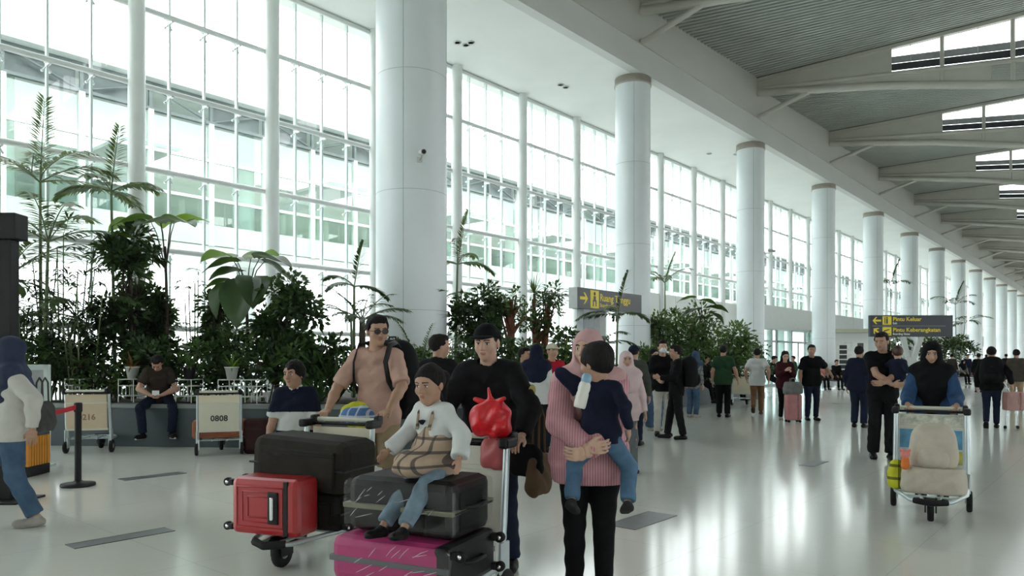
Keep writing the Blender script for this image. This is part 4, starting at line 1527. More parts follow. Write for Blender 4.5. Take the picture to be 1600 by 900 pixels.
        if kind == 'hijab' or hair.get('hijab'):
            dl = hair.get('drape', 0.17)
            pr = [E((0, -0.012, 0.025), (0.094, 0.114, 0.105)), E((0, 0.0, -0.05), (0.088, 0.096, 0.09), 0.04),
                  Prim(s.hx(0, 0.0, -0.10), s.P + s.U * (0.278 - dl * 0.35) * H + s.F * 0.012 * H, 0.078 * q, 0.118 * H, k=0.07, sq=(s.F, 0.92)),
                  Prim(s.shl + s.S * 0.012 * H, s.shr - s.S * 0.012 * H, 0.064 * H, k=0.06)]
            if hair.get('front'):
                pr.append(Prim(s.P + s.U * 0.24 * H + s.F * 0.05 * H, s.P + s.U * hair['front'] * H + s.F * 0.065 * H, 0.075 * H, 0.05 * H, k=0.05, sq=(s.F, 0.7)))
            cutp = s.P + s.U * (0.278 - dl) * H
            ct = [(cutp, -unit(s.U + s.F * hair.get('slope', 0.15)))]
            V = sdf_mesh(pr, rh * 1.7, cuts=ct, holes=[E((0, 0.125, -0.020), (0.058, 0.085, 0.078))], wr=0.003, seed=2)
            link('hijab', mesh_np('hijab', [V], hair['cloth']), o)
        if kind == 'cap' or hair.get('cap'):
            cm = hair['cap_mat']
            Vh = [sdf_mesh([E((0, -0.014, 0.030), (0.078, 0.097, 0.086))], rh * 1.4, cuts=[(s.hx(0, 0.078, 0.05), unit(s.hF * 0.68 - s.hU * 0.73))])]
            link('hair', mesh_np('hair', Vh, hm), o)
            V = sdf_mesh([E((0, -0.010, 0.040), (0.090, 0.108, 0.094))], rh * 1.3, cuts=[(s.hx(0, 0.08, 0.045), unit(-s.hU * 0.97 + s.hF * 0.1))])
            V2 = sdf_mesh([Prim(s.hx(-0.028, 0.105, 0.050), s.hx(0.028, 0.105, 0.050), 0.045 * q, k=0.02, sq=(s.hU, 0.14)), Prim(s.hx(0, 0.10, 0.052), s.hx(0, 0.140, 0.042), 0.048 * q, 0.034 * q, k=0.03, sq=(s.hU, 0.14))], rh * 1.0)
            link('cap', mesh_np('cap', [V, V2], cm), o)
    ex = extra or {}
    q = s.hh
    Mh = Matrix(((s.hS[0] * q, s.hF[0] * q, s.hU[0] * q, s.hc[0]), (s.hS[1] * q, s.hF[1] * q, s.hU[1] * q, s.hc[1]), (s.hS[2] * q, s.hF[2] * q, s.hU[2] * q, s.hc[2]), (0, 0, 0, 1)))
    if 'glasses' in ex:
        g = MB()
        fr = ex['glasses']
        for sg in (-1, 1):
            pts = [(sg * 0.031 + 0.024 * math.cos(a_), 0.101, 0.002 + 0.019 * math.sin(a_)) for a_ in [2 * math.pi * i / 14 for i in range(15)]]
            g.cur = 0
            g.tube(pts, 0.0022, 5, cap=False, M=Mh)
            g.tube([(sg * 0.055, 0.099, 0.006), (sg * 0.080, 0.04, 0.006), (sg * 0.081, -0.01, 0.0)], 0.0024, 5, M=Mh)
            if fr.get('lens'):
                g.cur = 1
                g.add([(p[0], 0.1005, p[2]) for p in pts[:-1]], [tuple(range(14))], False, Mh)
        g.cur = 0
        g.tube([(-0.008, 0.102, 0.006), (0.008, 0.102, 0.006)], 0.0022, 5, M=Mh)
        g.build('glasses', [black_plastic, mat('tinted_lens', (0.02, 0.018, 0.02), 0.1, spec=0.7)], o)
    if 'mask' in ex:
        Fm = (s.hS, s.hF, s.hU)
        pr = [Prim(s.hx(0, 0.05, -0.05), ell=(Fm, [0.064 * q, 0.062 * q, 0.048 * q]), k=0.01, ra=0.06 * q), Prim(s.hx(0, 0.07, -0.03), ell=(Fm, [0.03 * q, 0.047 * q, 0.03 * q]), k=0.02, ra=0.05 * q)]
        link('face_mask', mesh_np('face_mask', [sdf_mesh(pr, rh * 1.2, cuts=[(s.hx(0, 0.02, 0), -s.hF)])], cloth('mask_white', (0.72, 0.74, 0.74))), o)
    return o


def held(name, parent_person, label, cat, build, group=None):
    """a thing carried by someone, in that person's own axes but a top-level object"""
    e = empty(name, parent_person.location, parent_person.rotation_euler.z, label, cat, group)
    build(e)
    return e


def rbox(c, size, r, axes=None, k=0.02):
    """rounded box as a union of capsules is costly; use a bevelled box instead"""
    x, y, z = size
    mb = MB()
    mb.box(-x / 2, x / 2, -y / 2, y / 2, -z / 2, z / 2, bev=r)
    return mb
# ================================================================ trolleys, luggage, signs and fittings
alu_b = mat('trolley_aluminium', (0.50, 0.56, 0.57), 0.35, metal=0.5, var=0.06)
cream = mat('cream_panel', (0.66, 0.60, 0.45), 0.5, var=0.05, scale=3)
cream_g = mat('greyed_cream_panel', (0.58, 0.57, 0.48), 0.5, var=0.05, scale=3)
wheel_grey = mat('wheel_hub_grey', (0.25, 0.25, 0.25), 0.5)
chrome = mat('chrome', (0.75, 0.75, 0.76), 0.15, metal=1.0, var=0.03)
print_dark = mat('print_dark', (0.04, 0.04, 0.035), 0.7)


def wheel_part(parent, x, y, r, w, name='wheel'):
    Mw = T(x, y, r) @ Matrix.Rotation(R(90), 4, 'Y')
    t = MB().lathe([(r * 0.55, -w / 2), (r * 0.9, -w / 2), (r, -w * 0.28), (r, w * 0.28), (r * 0.9, w / 2), (r * 0.55, w / 2)], 20, Mw).build(name, black_rubber, parent)
    MB().lathe([(0.0, -w * 0.56), (r * 0.2, -w * 0.58), (r * 0.56, -w * 0.42), (r * 0.56, w * 0.42), (r * 0.2, w * 0.58), (0.0, w * 0.56)], 16, Mw).build('hub', wheel_grey, t)
    return t


def trolley(loc, face, label, number=None, panel=cream, strip=cream, num_m=None, ad=False):
    o = empty('luggage_trolley', (loc[0], loc[1], 0), TH + R(180 + face), label, 'trolley')
    for sx in (-1, 1):
        wheel_part(o, sx * 0.30, 0.0, 0.095, 0.045)
        MB().box(sx * 0.30 - 0.008, sx * 0.30 + 0.008, -0.05, 0.06, 0.09, 0.34, bev=0.005).box(sx * 0.275 - 0.012, sx * 0.275 + 0.012, -0.04, 0.04, 0.08, 0.22).build('wheel_bracket', alu_b, o)
        MB().tube([(sx * 0.285, 0.02, 0.20), (sx * 0.285, -0.02, 0.45), (sx * 0.28, -0.07, 0.87)], 0.021, 8, flat=1.0).build('upright', alu_b, o)
        g = MB().box(sx * 0.285 - 0.03, sx * 0.285 + 0.03, -0.15, 0.0, 0.855, 0.915, bev=0.015)
        g.box(sx * 0.275 - 0.022, sx * 0.275 + 0.022, -0.20, -0.12, 0.87, 0.94, bev=0.015)
        g.build('grip', black_plastic, o)
        MB().tube([(sx * 0.285, 0.0, 0.205), (sx * 0.27, 0.35, 0.20), (sx * 0.15, 0.70, 0.185), (0, 0.76, 0.18)], 0.017, 8).build('side_rail', alu_b, o)
        MB().tube([(sx * 0.10, 0.0, 0.205), (sx * 0.09, 0.40, 0.20), (sx * 0.055, 0.72, 0.185)], 0.013, 8).build('deck_rail', alu_b, o)
    hb = MB().tube([(-0.27, -0.17, 0.905), (0.27, -0.17, 0.905)], 0.017, 10)
    hb.build('handle', cream_g, o)
    MB().tube([(-0.26, -0.13, 0.875), (0.26, -0.13, 0.875)], 0.012, 8).build('brake_bar', black_plastic, o)
    tilt = Matrix.Translation((0, -0.045, 0)) @ Matrix.Rotation(R(5.5), 4, 'X')
    st = MB().box(-0.265, 0.265, -0.006, 0.006, 0.745, 0.855, tilt, bev=0.004).build('upper_panel', strip, o)
    pn = MB().box(-0.265, 0.265, -0.006, 0.006, 0.36, 0.72, tilt, bev=0.004).build('panel', panel, o)
    MB().box(-0.27, 0.27, -0.009, 0.009, 0.72, 0.745, tilt).build('panel_rail', cream_g, o)
    MB().box(-0.27, 0.27, -0.01, 0.01, 0.335, 0.362, tilt).build('panel_rail', cream_g, o)
    for y in (0.12, 0.36, 0.58):
        hw = 0.28 if y < 0.4 else 0.20
        MB().tube([(-hw, y, 0.198), (hw, y, 0.198)], 0.011, 6).build('cross_bar', alu_b, o)
    wheel_part(o, 0, 0.60, 0.09, 0.05)
    MB().box(-0.045, -0.033, 0.54, 0.66, 0.08, 0.20).box(0.033, 0.045, 0.54, 0.66, 0.08, 0.20).box(-0.06, 0.06, 0.53, 0.67, 0.175, 0.19).build('fork', black_plastic, o)
    MB().tube([(-0.12, 0.72, 0.185), (0, 0.785, 0.18), (0.12, 0.72, 0.185)], 0.026, 8).build('bumper', black_rubber, o)
    if number:
        # the pusher's side of the panel
        text_obj('number', number, 0.115, num_m or print_dark, o, tilt @ T(0.0, -0.0075, 0.49) @ Matrix.Rotation(R(90), 4, 'X'), 'CENTER', 0.001, 0.003)
    if ad:
        adm = [mat('ad_blue', (0.10, 0.30, 0.48), 0.5, var=0.3, scale=9), mat('ad_yellow', (0.55, 0.50, 0.12), 0.5, var=0.3, scale=14), mat('ad_pale', (0.50, 0.50, 0.42), 0.5, var=0.35, scale=22)]
        a = MB()
        a.cur = 0; a.box(-0.25, 0.25, 0.006, 0.0085, 0.54, 0.71, tilt)
        a.cur = 2; a.box(-0.25, 0.25, 0.006, 0.0085, 0.76, 0.845, tilt)
        a.cur = 1; a.box(-0.25, -0.16, 0.006, 0.009, 0.40, 0.52, tilt)
        a.cur = 0; a.box(0.12, 0.24, 0.006, 0.0085, 0.42, 0.50, tilt)
        a.build('advert_print', adm, o)
    return o


def suitcase(label, loc, rz, size, m, trim, kind='hard', wheels='left', z=0.0, group=None, rot=None, name='suitcase', fs=1):
    """lying or standing case; local x = long side, y = thickness, z = height"""
    w, d, h = size
    o = empty(name, (loc[0], loc[1], z), rz, label, 'suitcase', group)
    if rot: o.rotation_euler = (rot[0], rot[1], rz)
    r = min(w, d, h) * (0.16 if kind == 'hard' else 0.20)
    MB().box(-w / 2, w / 2, -d / 2, d / 2, 0, h, bev=r).build('shell', m, o)
    if kind == 'hard':
        for k in range(3):
            f = 0.82 - 0.2 * k
            cx_ = -0.06 * w
            ww, hh_ = w * f * 0.42, h * f * 0.42
            for sg in (1, -1):
                ring = MB()
                y = sg * (d / 2 + 0.001)
                pts = [(cx_ - ww, y, h / 2 - hh_), (cx_ + ww, y, h / 2 - hh_), (cx_ + ww, y, h / 2 + hh_), (cx_ - ww, y, h / 2 + hh_), (cx_ - ww, y, h / 2 - hh_)]
                ring.tube(pts, 0.006, 6, cap=False).build('moulded_rib', m, o)
        MB().box(w / 2 - 0.11, w / 2 - 0.075, -d / 2 - 0.004, d / 2 + 0.004, 0.012, h - 0.012, bev=0.004).build('zip_band', trim, o)
        MB().box(w / 2 - 0.225, w / 2 - 0.145, min(fs * (d / 2 - 0.004), fs * (d / 2 + 0.012)), max(fs * (d / 2 - 0.004), fs * (d / 2 + 0.012)), h * 0.22, h * 0.78, bev=0.007).build('handle_recess', trim, o)
        MB().box(w / 2 - 0.197, w / 2 - 0.173, min(fs * (d / 2 + 0.008), fs * (d / 2 + 0.028)), max(fs * (d / 2 + 0.008), fs * (d / 2 + 0.028)), h * 0.30, h * 0.70, bev=0.008).build('carry_handle', chrome, o)
    else:
        MB().box(-w / 2 - 0.002, w / 2 + 0.002, -d / 2 - 0.003, d / 2 + 0.003, h * 0.46, h * 0.46 + 0.012, bev=0.002).build('zip', trim, o)
        MB().box(-w * 0.40, w * 0.38, d / 2 - 0.005, d / 2 + 0.022, h * 0.12, h * 0.82, bev=0.012).build('front_pocket', m, o)
        MB().tube([(-w * 0.37, d / 2 + 0.023, h * 0.72), (w * 0.35, d / 2 + 0.023, h * 0.72)], 0.004, 5).build('pocket_zip', trim, o)
        MB().tube([(w / 2 - 0.01, -0.09, h * 0.55), (w / 2 + 0.035, -0.07, h * 0.55), (w / 2 + 0.035, 0.07, h * 0.55), (w / 2 - 0.01, 0.09, h * 0.55)], 0.012, 6).build('carry_handle', trim, o)
    sg = -1 if wheels == 'left' else 1
    if wheels:
        for yy in (-d / 2 + 0.035, d / 2 - 0.035):
            for zz in (0.04, h - 0.04):
                x0 = sg * w / 2
                wo = MB().box(min(x0, x0 + sg * 0.035), max(x0, x0 + sg * 0.035), yy - 0.02, yy + 0.02, zz - 0.02, zz + 0.02, bev=0.006).build('castor', trim, o)
                MB().lathe([(0.0, -0.016), (0.026, -0.016), (0.028, 0.0), (0.026, 0.016), (0.0, 0.016)], 14, T(x0 + sg * 0.05, yy, zz) @ Matrix.Rotation(R(90), 4, 'X')).build('wheel', black_rubber, wo)
                MB().lathe([(0.0, -0.018), (0.012, -0.018), (0.012, 0.018), (0.0, 0.018)], 10, T(x0 + sg * 0.05, yy, zz) @ Matrix.Rotation(R(90), 4, 'X')).build('hub', chrome, wo)
    return o


def backpack(label, loc, rz, size, m, trim, z, lean=0, straps=True):
    w, d, h = size
    o = empty('backpack', (loc[0], loc[1], z), rz, label, 'backpack')
    o.rotation_euler = (R(lean), 0, rz)
    V = sdf_mesh([Prim((-w * 0.22, 0, h * 0.2), (w * 0.22, 0, h * 0.2), d * 0.52, k=0.06, sq=(_v(0, 0, 1), 1.2)), Prim((-w * 0.20, 0, h * 0.5), (w * 0.20, 0, h * 0.5), d * 0.56, k=0.08, sq=(_v(0, 0, 1), 1.6)), Prim((-w * 0.14, 0, h * 0.8), (w * 0.14, 0, h * 0.8), d * 0.48, k=0.08)], 0.016, cuts=[(_v(0, 0, 0.0), _v(0, 0, -1)), (_v(0, d * 0.42, 0), _v(0, 1, 0))])
    link('bag', mesh_np('bag', [V], m), o)
    V = sdf_mesh([Prim((-w * 0.18, -d * 0.42, h * 0.26), (w * 0.18, -d * 0.42, h * 0.26), d * 0.34, k=0.03, sq=(_v(0, 0, 1), 1.4))], 0.014)
    link('front_pocket', mesh_np('front_pocket', [V], m), o)
    MB().tube([(-w * 0.3, -d * 0.46, h * 0.62), (0, -d * 0.57, h * 0.66), (w * 0.3, -d * 0.46, h * 0.62)], 0.005, 5).build('zip', trim, o)
    MB().tube([(-0.04, 0.02, h * 0.95), (-0.03, 0.0, h * 1.04), (0.03, 0.0, h * 1.04), (0.04, 0.02, h * 0.95)], 0.009, 6).build('top_loop', trim, o)
    if straps:
        for sg in (-1, 1):
            MB().tube([(sg * w * 0.27, d * 0.3, h * 0.9), (sg * w * 0.31, d * 0.3 + 0.10, h * 0.965), (sg * w * 0.33, d * 0.3 + 0.22, h * 0.93), (sg * w * 0.33, d * 0.3 + 0.295, h * 0.72), (sg * w * 0.36, d * 0.3 + 0.27, h * 0.5), (sg * w * 0.42, d * 0.3 + 0.14, h * 0.25)], 0.024, 6, flat=0.35, up=(0, 1, 0.2)).build('strap', trim, o)
    return o



def loc_on(base, face, x, y):
    """a point (x to the trolley's right, y ahead of it) in the world"""
    a = TH + R(180 + face)
    return (base[0] + math.cos(a) * x - math.sin(a) * y, base[1] + math.sin(a) * x + math.cos(a) * y)


# ---------------------------------------------------------------- empty trolleys by the planter
pa = W(139, 10.72)
trolley((pa.x, pa.y), 194, 'empty trolley with a blank-looking tan panel and faded number beside the rope post', '0216', mat('tan_panel', (0.56, 0.44, 0.31), 0.5, var=0.05), mat('tan_strip', (0.60, 0.50, 0.36), 0.5, var=0.05), num_m=mat('faded_print', (0.25, 0.15, 0.10), 0.7))
pb_ = W(343, 10.5)
trolley((pb_.x, pb_.y), 199, 'trolley with bold number on a cream panel, loaded with an orange case', '0808', mat('pale_cream', (0.60, 0.58, 0.47), 0.5, var=0.04), cream)
fwd = Vector((-ST, CT, 0))
orange_case = mat('orange_shell', (0.30, 0.085, 0.035), 0.4, var=0.1)
pc = Vector((*loc_on(pb_, 199, 0.0, 0.24), 0))
suitcase('flat orange hard case lying across the numbered trolley', (pc.x, pc.y), TH + R(180 + 199), (0.74, 0.30, 0.26), orange_case, black_plastic, 'hard', None, 0.225)
dark_bag = cloth('bag_black', (0.010, 0.010, 0.011), 0.6)
maroon_bag = cloth('bag_maroon', (0.035, 0.014, 0.014), 0.6)
q = W(402, 10.7)
suitcase('upright dark maroon soft case standing against the planter', (q.x, q.y), TH + R(180), (0.34, 0.24, 0.50), maroon_bag, black_plastic, 'soft', None, 0.0)

# ---------------------------------------------------------------- family trolley with the red case


C1, F1 = W(522, 5.4), -20
trolley((C1.x, C1.y), F1, 'trolley stacked with dark soft cases behind a red hard case', None, cream, cream)
A1 = TH + R(180 + F1)
soft_grey = cloth('case_charcoal', (0.028, 0.025, 0.021), 0.75, bump=0.2)
soft_dark = cloth('case_dark', (0.018, 0.017, 0.016), 0.75, bump=0.2)
red_shell = mat('red_shell', (0.38, 0.018, 0.022), 0.32, var=0.12, scale=2, coat=0.2)
suitcase('lower dark soft case on the trolley, under the big charcoal case', loc_on(C1, F1, 0.0, 0.245), A1, (0.70, 0.42, 0.25), soft_dark, black_plastic, 'soft', 'left', 0.212)
s_ = suitcase('big bulging charcoal soft case on top of the trolley stack', loc_on(C1, F1, 0.0, 0.245), A1 + R(3), (0.76, 0.44, 0.36), soft_grey, black_plastic, 'soft', None, 0.465)
s_.rotation_euler = (R(0), R(-3), A1)
suitcase('red hard case with two wheels showing at the front of the trolley', loc_on(C1, F1, 0.05, 0.60), A1 + R(180), (0.52, 0.24, 0.37), red_shell, black_plastic, 'hard', 'left', 0.222, fs=-1)
# hand luggage lying in the handle tray
tray = MB().box(-0.25, 0.25, -0.24, -0.17, 0.80, 0.83)
yl = cloth('cloth_yellow', (0.55, 0.55, 0.03)); bu = two_tone('cloth_check', (0.08, 0.16, 0.34), (0.55, 0.58, 0.62), 'plaid', 14)


def bundle(name, label, cat, base, face, x, y, z, size, m, seed, n=7):
    rr = random.Random(seed)
    p = loc_on(base, face, x, y)
    w, d, h = size
    prs = [Prim((rr.uniform(-w / 3, w / 3), rr.uniform(-d / 4, d / 4), rr.uniform(h * 0.25, h * 0.6)), ra=min(w, d, h) * rr.uniform(0.35, 0.55), k=0.05) for _ in range(n)]
    V = sdf_mesh(prs, 0.012, cuts=[(_v(0, 0, 0), _v(0, 0, -1))], wr=0.004)
    o = link(name, mesh_np(name, [V], m))
    o.location = (p[0], p[1], z); o.rotation_euler = (0, 0, TH + R(180 + face))
    return tag(o, label, cat)


def bag_soft(name, label, cat, p, z, rz, size, m, handles=None, hm=None, flare=1.1):
    """soft carrier or tote: gathered body and two loop handles"""
    w, d, h = size
    o = empty(name, (p[0], p[1], z), rz, label, cat)
    prs = [Prim((-w * 0.28, 0, h * 0.28), (w * 0.28, 0, h * 0.28), d * 0.5, k=0.06, sq=(_v(0, 0, 1), 1.3)), Prim((-w * 0.26, 0, h * 0.72), (w * 0.26, 0, h * 0.72), d * 0.36 * flare, k=0.08, sq=(_v(0, 0, 1), 1.5))]
    V = sdf_mesh(prs, 0.012, cuts=[(_v(0, 0, 0), _v(0, 0, -1)), (_v(0, 0, h), _v(0, 0, 1))], wr=0.004)
    link('body', mesh_np('body', [V], m), o)
    if handles:
        for y in (-d * 0.2, d * 0.2):
            MB().tube([(-w * 0.16, y, h - 0.02), (-w * 0.13, y, h + handles * 0.8), (0, y, h + handles), (w * 0.13, y, h + handles * 0.8), (w * 0.16, y, h - 0.02)], 0.008, 6).build('handle', hm or m, o)
    return o


bundle('folded_jacket', 'bright yellow folded garment lying beside the trolley grip', 'jacket', C1, F1, 0.17, -0.62, 0.80, (0.3, 0.2, 0.22), yl, 4)
pj = loc_on(C1, F1, 0.02, -0.30)

# ---------------------------------------------------------------- trolley with the girl on it
C2, F2 = W(715, 4.25), -25
A2 = TH + R(180 + F2)
trolley((C2.x, C2.y), F2, 'trolley carrying the wrapped pink case and the little girl', None, cream_g, cream_g)
pink_case = cloth('case_pink', (0.42, 0.045, 0.16), 0.5, var=0.12)
film = glass('cling_film', tint=(0.97, 0.97, 0.97), refl=0.04, rough=0.10, dirt=0.004, dcol=(0.7, 0.7, 0.7))
pk = suitcase('pink case wrapped in clear film lying at the bottom of the trolley', loc_on(C2, F2, 0.04, 0.40), A2 + R(180), (0.70, 0.50, 0.235), pink_case, black_plastic, 'soft', 'right', 0.218)
MB().box(-0.352, 0.352, -0.256, 0.256, 0.105, 0.135, bev=0.004).build('strap_band', mat('band_grey', (0.10, 0.10, 0.11), 0.5), pk)
MB().box(0.262, 0.358, -0.252, 0.252, 0.004, 0.237, bev=0.03).build('end_panel', black_plastic, pk)


def crinkled_film(parent, w, d, z0, z1, seed, n=16):
    """stretch film wound round a case: a shell with raised creases, coloured pale to stand for glints"""
    rr = random.Random(seed)
    f = MB().box(-w / 2 - 0.012, w / 2 + 0.012, -d / 2 - 0.012, d / 2 + 0.012, z0, z1, bev=0.03)
    f.build('film', film, parent)
    cr = MB()
    for i in range(n):
        x = rr.uniform(-w * 0.45, w * 0.35); z = rr.uniform(z0 + 0.02, z1 - 0.05)
        L = rr.uniform(0.03, 0.11); a = rr.uniform(0.1, 0.9)
        for y in (-d / 2 - 0.013, d / 2 + 0.013):
            cr.tube([(x, y, z), (x + L * math.cos(a) * 0.5, y * 1.004, min(z1 - 0.01, z + L * math.sin(a) * 0.5)), (x + L * math.cos(a), y, min(z1 - 0.01, z + L * math.sin(a)))], [0.0006, 0.0014, 0.0006], 4, cap=False)
    c_ = cr.build('film_crease_glint', mat('film_crease_glint', (0.7, 0.7, 0.72), 0.25, spec=0.7), parent)  # white glints of the film put into the creases as pale colour
    c_['kind'] = 'stuff'


crinkled_film(pk, 0.70, 0.52, 0.01, 0.232, 3)
bk = suitcase('black holdall wrapped in film that the girl sits on', loc_on(C2, F2, 0.03, 0.36), A2 + R(180), (0.66, 0.40, 0.29), cloth('case_black', (0.008, 0.009, 0.009), 0.5), black_plastic, 'soft', None, 0.457)
MB().box(0.12, 0.325, -0.206, 0.206, 0.0, 0.294, bev=0.05).build('end_strap', black_plastic, bk)
MB().box(-0.33, 0.33, -0.226, 0.226, 0.13, 0.155, bev=0.004).build('reflective_band', mat('band_olive', (0.16, 0.16, 0.10), 0.4), bk)
crinkled_film(bk, 0.64, 0.44, 0.015, 0.28, 8)

red_plastic = mat('red_plastic_bag', (0.62, 0.012, 0.02), 0.35, var=0.2, scale=14, bump=0.4, bscale=18)
prb = at(768, 700, 4.28)
rb_ = empty('carrier_bag', (prb.x, prb.y, 0.90), A2, 'bright red plastic carrier bag tied up and hung on the trolley handle', 'bag')
V = sdf_mesh([Prim((-0.05, 0, 0.08), (0.05, 0, 0.08), 0.075, k=0.05), Prim((0.06, 0.02, 0.15), ra=0.06, k=0.05), Prim((-0.06, 0, 0.16), ra=0.055, k=0.05), Prim((0, 0, 0.17), ra=0.05, k=0.05)], 0.008, wr=0.006)
link('body', mesh_np('body', [V], red_plastic), rb_)
V = sdf_mesh([Prim((0, 0, 0.19), (0, 0, 0.22), 0.022, 0.014, k=0.02), Prim((0.005, 0, 0.21), (0.02, 0, 0.29), 0.016, 0.007, k=0.02), Prim((-0.01, 0, 0.2), (-0.09, 0.02, 0.235), 0.02, 0.012, k=0.02), Prim((0.02, 0, 0.2), (0.10, 0.01, 0.225), 0.02, 0.014, k=0.02)], 0.006)
link('knot', mesh_np('knot', [V], red_plastic), rb_)
bag_soft('carrier_bag', 'small pink-red bag hanging under the red carrier bag', 'bag', (prb.x + 0.02, prb.y), 0.72, A2, (0.15, 0.08, 0.19), mat('coral_bag', (0.42, 0.09, 0.09), 0.5, var=0.15), 0.05)

# ---------------------------------------------------------------- trolley coming down the hall
C3, F3 = W(1454, 6.72), -29.5
trolley((C3.x, C3.y), F3, 'trolley with advert panels and cream bags pushed by the woman in blue', None, mat('ad_panel_pale', (0.50, 0.56, 0.56), 0.5, var=0.2, scale=6), cream_g, ad=True)
cream_bag = cloth('bag_cream', (0.50, 0.45, 0.37), 0.7, var=0.08)
A3 = TH + R(180 + F3)
p_ = loc_on(C3, F3, -0.02, 0.38)
bag_soft('travel_bag', 'wide cream travel bag lying low on the trolley', 'bag', p_, 0.208, A3, (0.40, 0.28, 0.22), cream_bag)
p_ = loc_on(C3, F3, -0.02, 0.34)
tb = backpack('cream backpack standing on the travel bag', p_, A3 + R(180), (0.33, 0.20, 0.33), cream_bag, cloth('bag_trim', (0.40, 0.35, 0.28)), 0.425, 0, False)
p_ = loc_on(C3, F3, 0.19, 0.50)
# plush toy clipped to the bag
ty = empty('plush_toy', (p_[0], p_[1], 0.40), A3, 'little orange and pink plush toy clipped to the cream bag', 'toy')
V = sdf_mesh([Prim((0, 0, 0.04), (0, 0, 0.09), 0.035, 0.03, k=0.02)], 0.006)
link('body', mesh_np('body', [V], cloth('plush_orange', (0.70, 0.20, 0.05))), ty)
V = sdf_mesh([Prim((0, 0.01, 0.14), ra=0.038), Prim((-0.03, 0.01, 0.175), ra=0.014, k=0.01), Prim((0.03, 0.01, 0.175), ra=0.014, k=0.01)], 0.006)
link('head', mesh_np('head', [V], cloth('plush_pink', (0.75, 0.25, 0.22))), ty)
p_ = loc_on(C3, F3, 0.25, 0.34)
bag_soft('pouch', 'small yellow and black pouch squeezed beside the cream bag', 'bag', p_, 0.21, A3, (0.10, 0.12, 0.26), two_tone('pouch_yellow', (0.55, 0.55, 0.04), (0.03, 0.03, 0.02), 'plaid', 9))

# ---------------------------------------------------------------- belt barrier
def stanchion(loc, label):
    o = empty('belt_post', loc, 0, label, 'barrier post', 'belt barrier posts')
    MB().lathe([(0.0, 0.0), (0.165, 0.0), (0.17, 0.012), (0.165, 0.03), (0.06, 0.045), (0.035, 0.06)], 28).build('base', black_plastic, o)
    MB().lathe([(0.034, 0.05), (0.034, 0.80)], 18).build('pole', black_plastic, o)
    MB().lathe([(0.036, 0.79), (0.042, 0.80), (0.042, 0.88), (0.036, 0.892), (0.0, 0.895)], 18).build('head', black_plastic, o)
    return o


B1 = G(122, 759)
post1 = stanchion(B1, 'black belt barrier post standing on the open floor, with red belt')
B2 = W(-90, 5.9)
belt_m = mat('red_belt', (0.48, 0.015, 0.03), 0.6, var=0.1, scale=12)
d_ = B2 - B1
d_.z = 0
dn = d_.normalized()
sn = Vector((-dn.y, dn.x, 0)) * 0.0015
bl_ = MB()
vs = []
for i in range(9):
    t = i / 8
    p = dn * (0.04 + (d_.length - 0.08) * t)
    sag = -0.05 * math.sin(math.pi * t)
    for zz in (0.82, 0.87):
        for s2 in (-1, 1):
            vs.append((p.x + sn.x * s2, p.y + sn.y * s2, zz + sag))
fs = []
for i in range(8):
    a = i * 4
    fs += [(a, a + 2, a + 6, a + 4), (a + 1, a + 5, a + 7, a + 3), (a, a + 4, a + 5, a + 1), (a + 2, a + 3, a + 7, a + 6)]
bl_.add(vs, fs)
bl_.build('belt', belt_m, post1)
stanchion(B2, 'black belt barrier post holding the far end of the red belt')

# tall black post at the frame's edge
bp = W(13, 7.1)
o = empty('signal_post', (bp.x, bp.y, 0), TH, 'tall black post with a wide box head behind the woman in white', 'post')
MB().box(-0.065, 0.065, -0.065, 0.065, 0.02, 2.50, bev=0.008).build('shaft', black_plastic, o)
MB().box(-0.13, 0.13, -0.10, 0.10, 2.50, 2.75, bev=0.012).build('head_box', black_plastic, o)
MB().box(-0.22, 0.22, -0.22, 0.22, 0.0, 0.02, bev=0.006).build('base_plate', black_plastic, o)

# orange slatted litter bin with grey panel
lb = G(26, 742)
o = empty('litter_bin', (lb.x, lb.y, 0), TH, 'litter bin with orange slats on a black base beside the planter', 'litter bin')
MB().box(-0.27, 0.27, -0.20, 0.20, 0.0, 0.12, bev=0.01).build('base', black_plastic, o)
MB().box(-0.25, 0.25, -0.18, 0.18, 0.12, 0.46).build('liner', mat('liner_brown', (0.10, 0.05, 0.02), 0.7), o)
sl = MB().box(-0.017, 0.017, -0.008, 0.008, 0.0, 0.34, bev=0.004).mesh('slat', mat('slat_orange', (0.62, 0.24, 0.02), 0.5, var=0.1))
for i in range(12):
    link('slat', sl, o, (-0.253 + i * 0.046, -0.19, 0.12))
    link('slat', sl, o, (-0.253 + i * 0.046, 0.19, 0.12))
for i in range(8):
    for sx in (-1, 1):
        link('slat', sl, o, (sx * 0.262, -0.165 + i * 0.047, 0.12), (0, 0, R(90)))
MB().box(-0.27, 0.27, -0.20, 0.20, 0.46, 0.50, bev=0.01).build('lid', mat('lid_dark', (0.06, 0.06, 0.06), 0.5), o)
# light grey framed display panel behind the bin
dp = W(52, 9.3)
o = empty('display_panel', (dp.x, dp.y, 0), TH, 'pale grey framed standing panel behind the litter bin', 'panel')
grey_p = mat('panel_grey', (0.34, 0.36, 0.36), 0.5); mint_f = mat('panel_frame_mint', (0.52, 0.60, 0.58), 0.4)
MB().box(-0.16, 0.15, -0.02, 0.02, 0.10, 1.22).build('sheet', grey_p, o)
for sx in (-1, 1):
    MB().box(sx * 0.175 - 0.03, sx * 0.175 + 0.03, -0.03, 0.03, 0.0, 1.29, bev=0.006).build('frame_post', mint_f, o)
MB().box(-0.2, 0.2, -0.03, 0.03, 1.22, 1.29, bev=0.006).build('frame_top', mint_f, o)
MB().box(-0.2, 0.2, -0.14, 0.14, 0.0, 0.03).build('foot', mint_f, o)

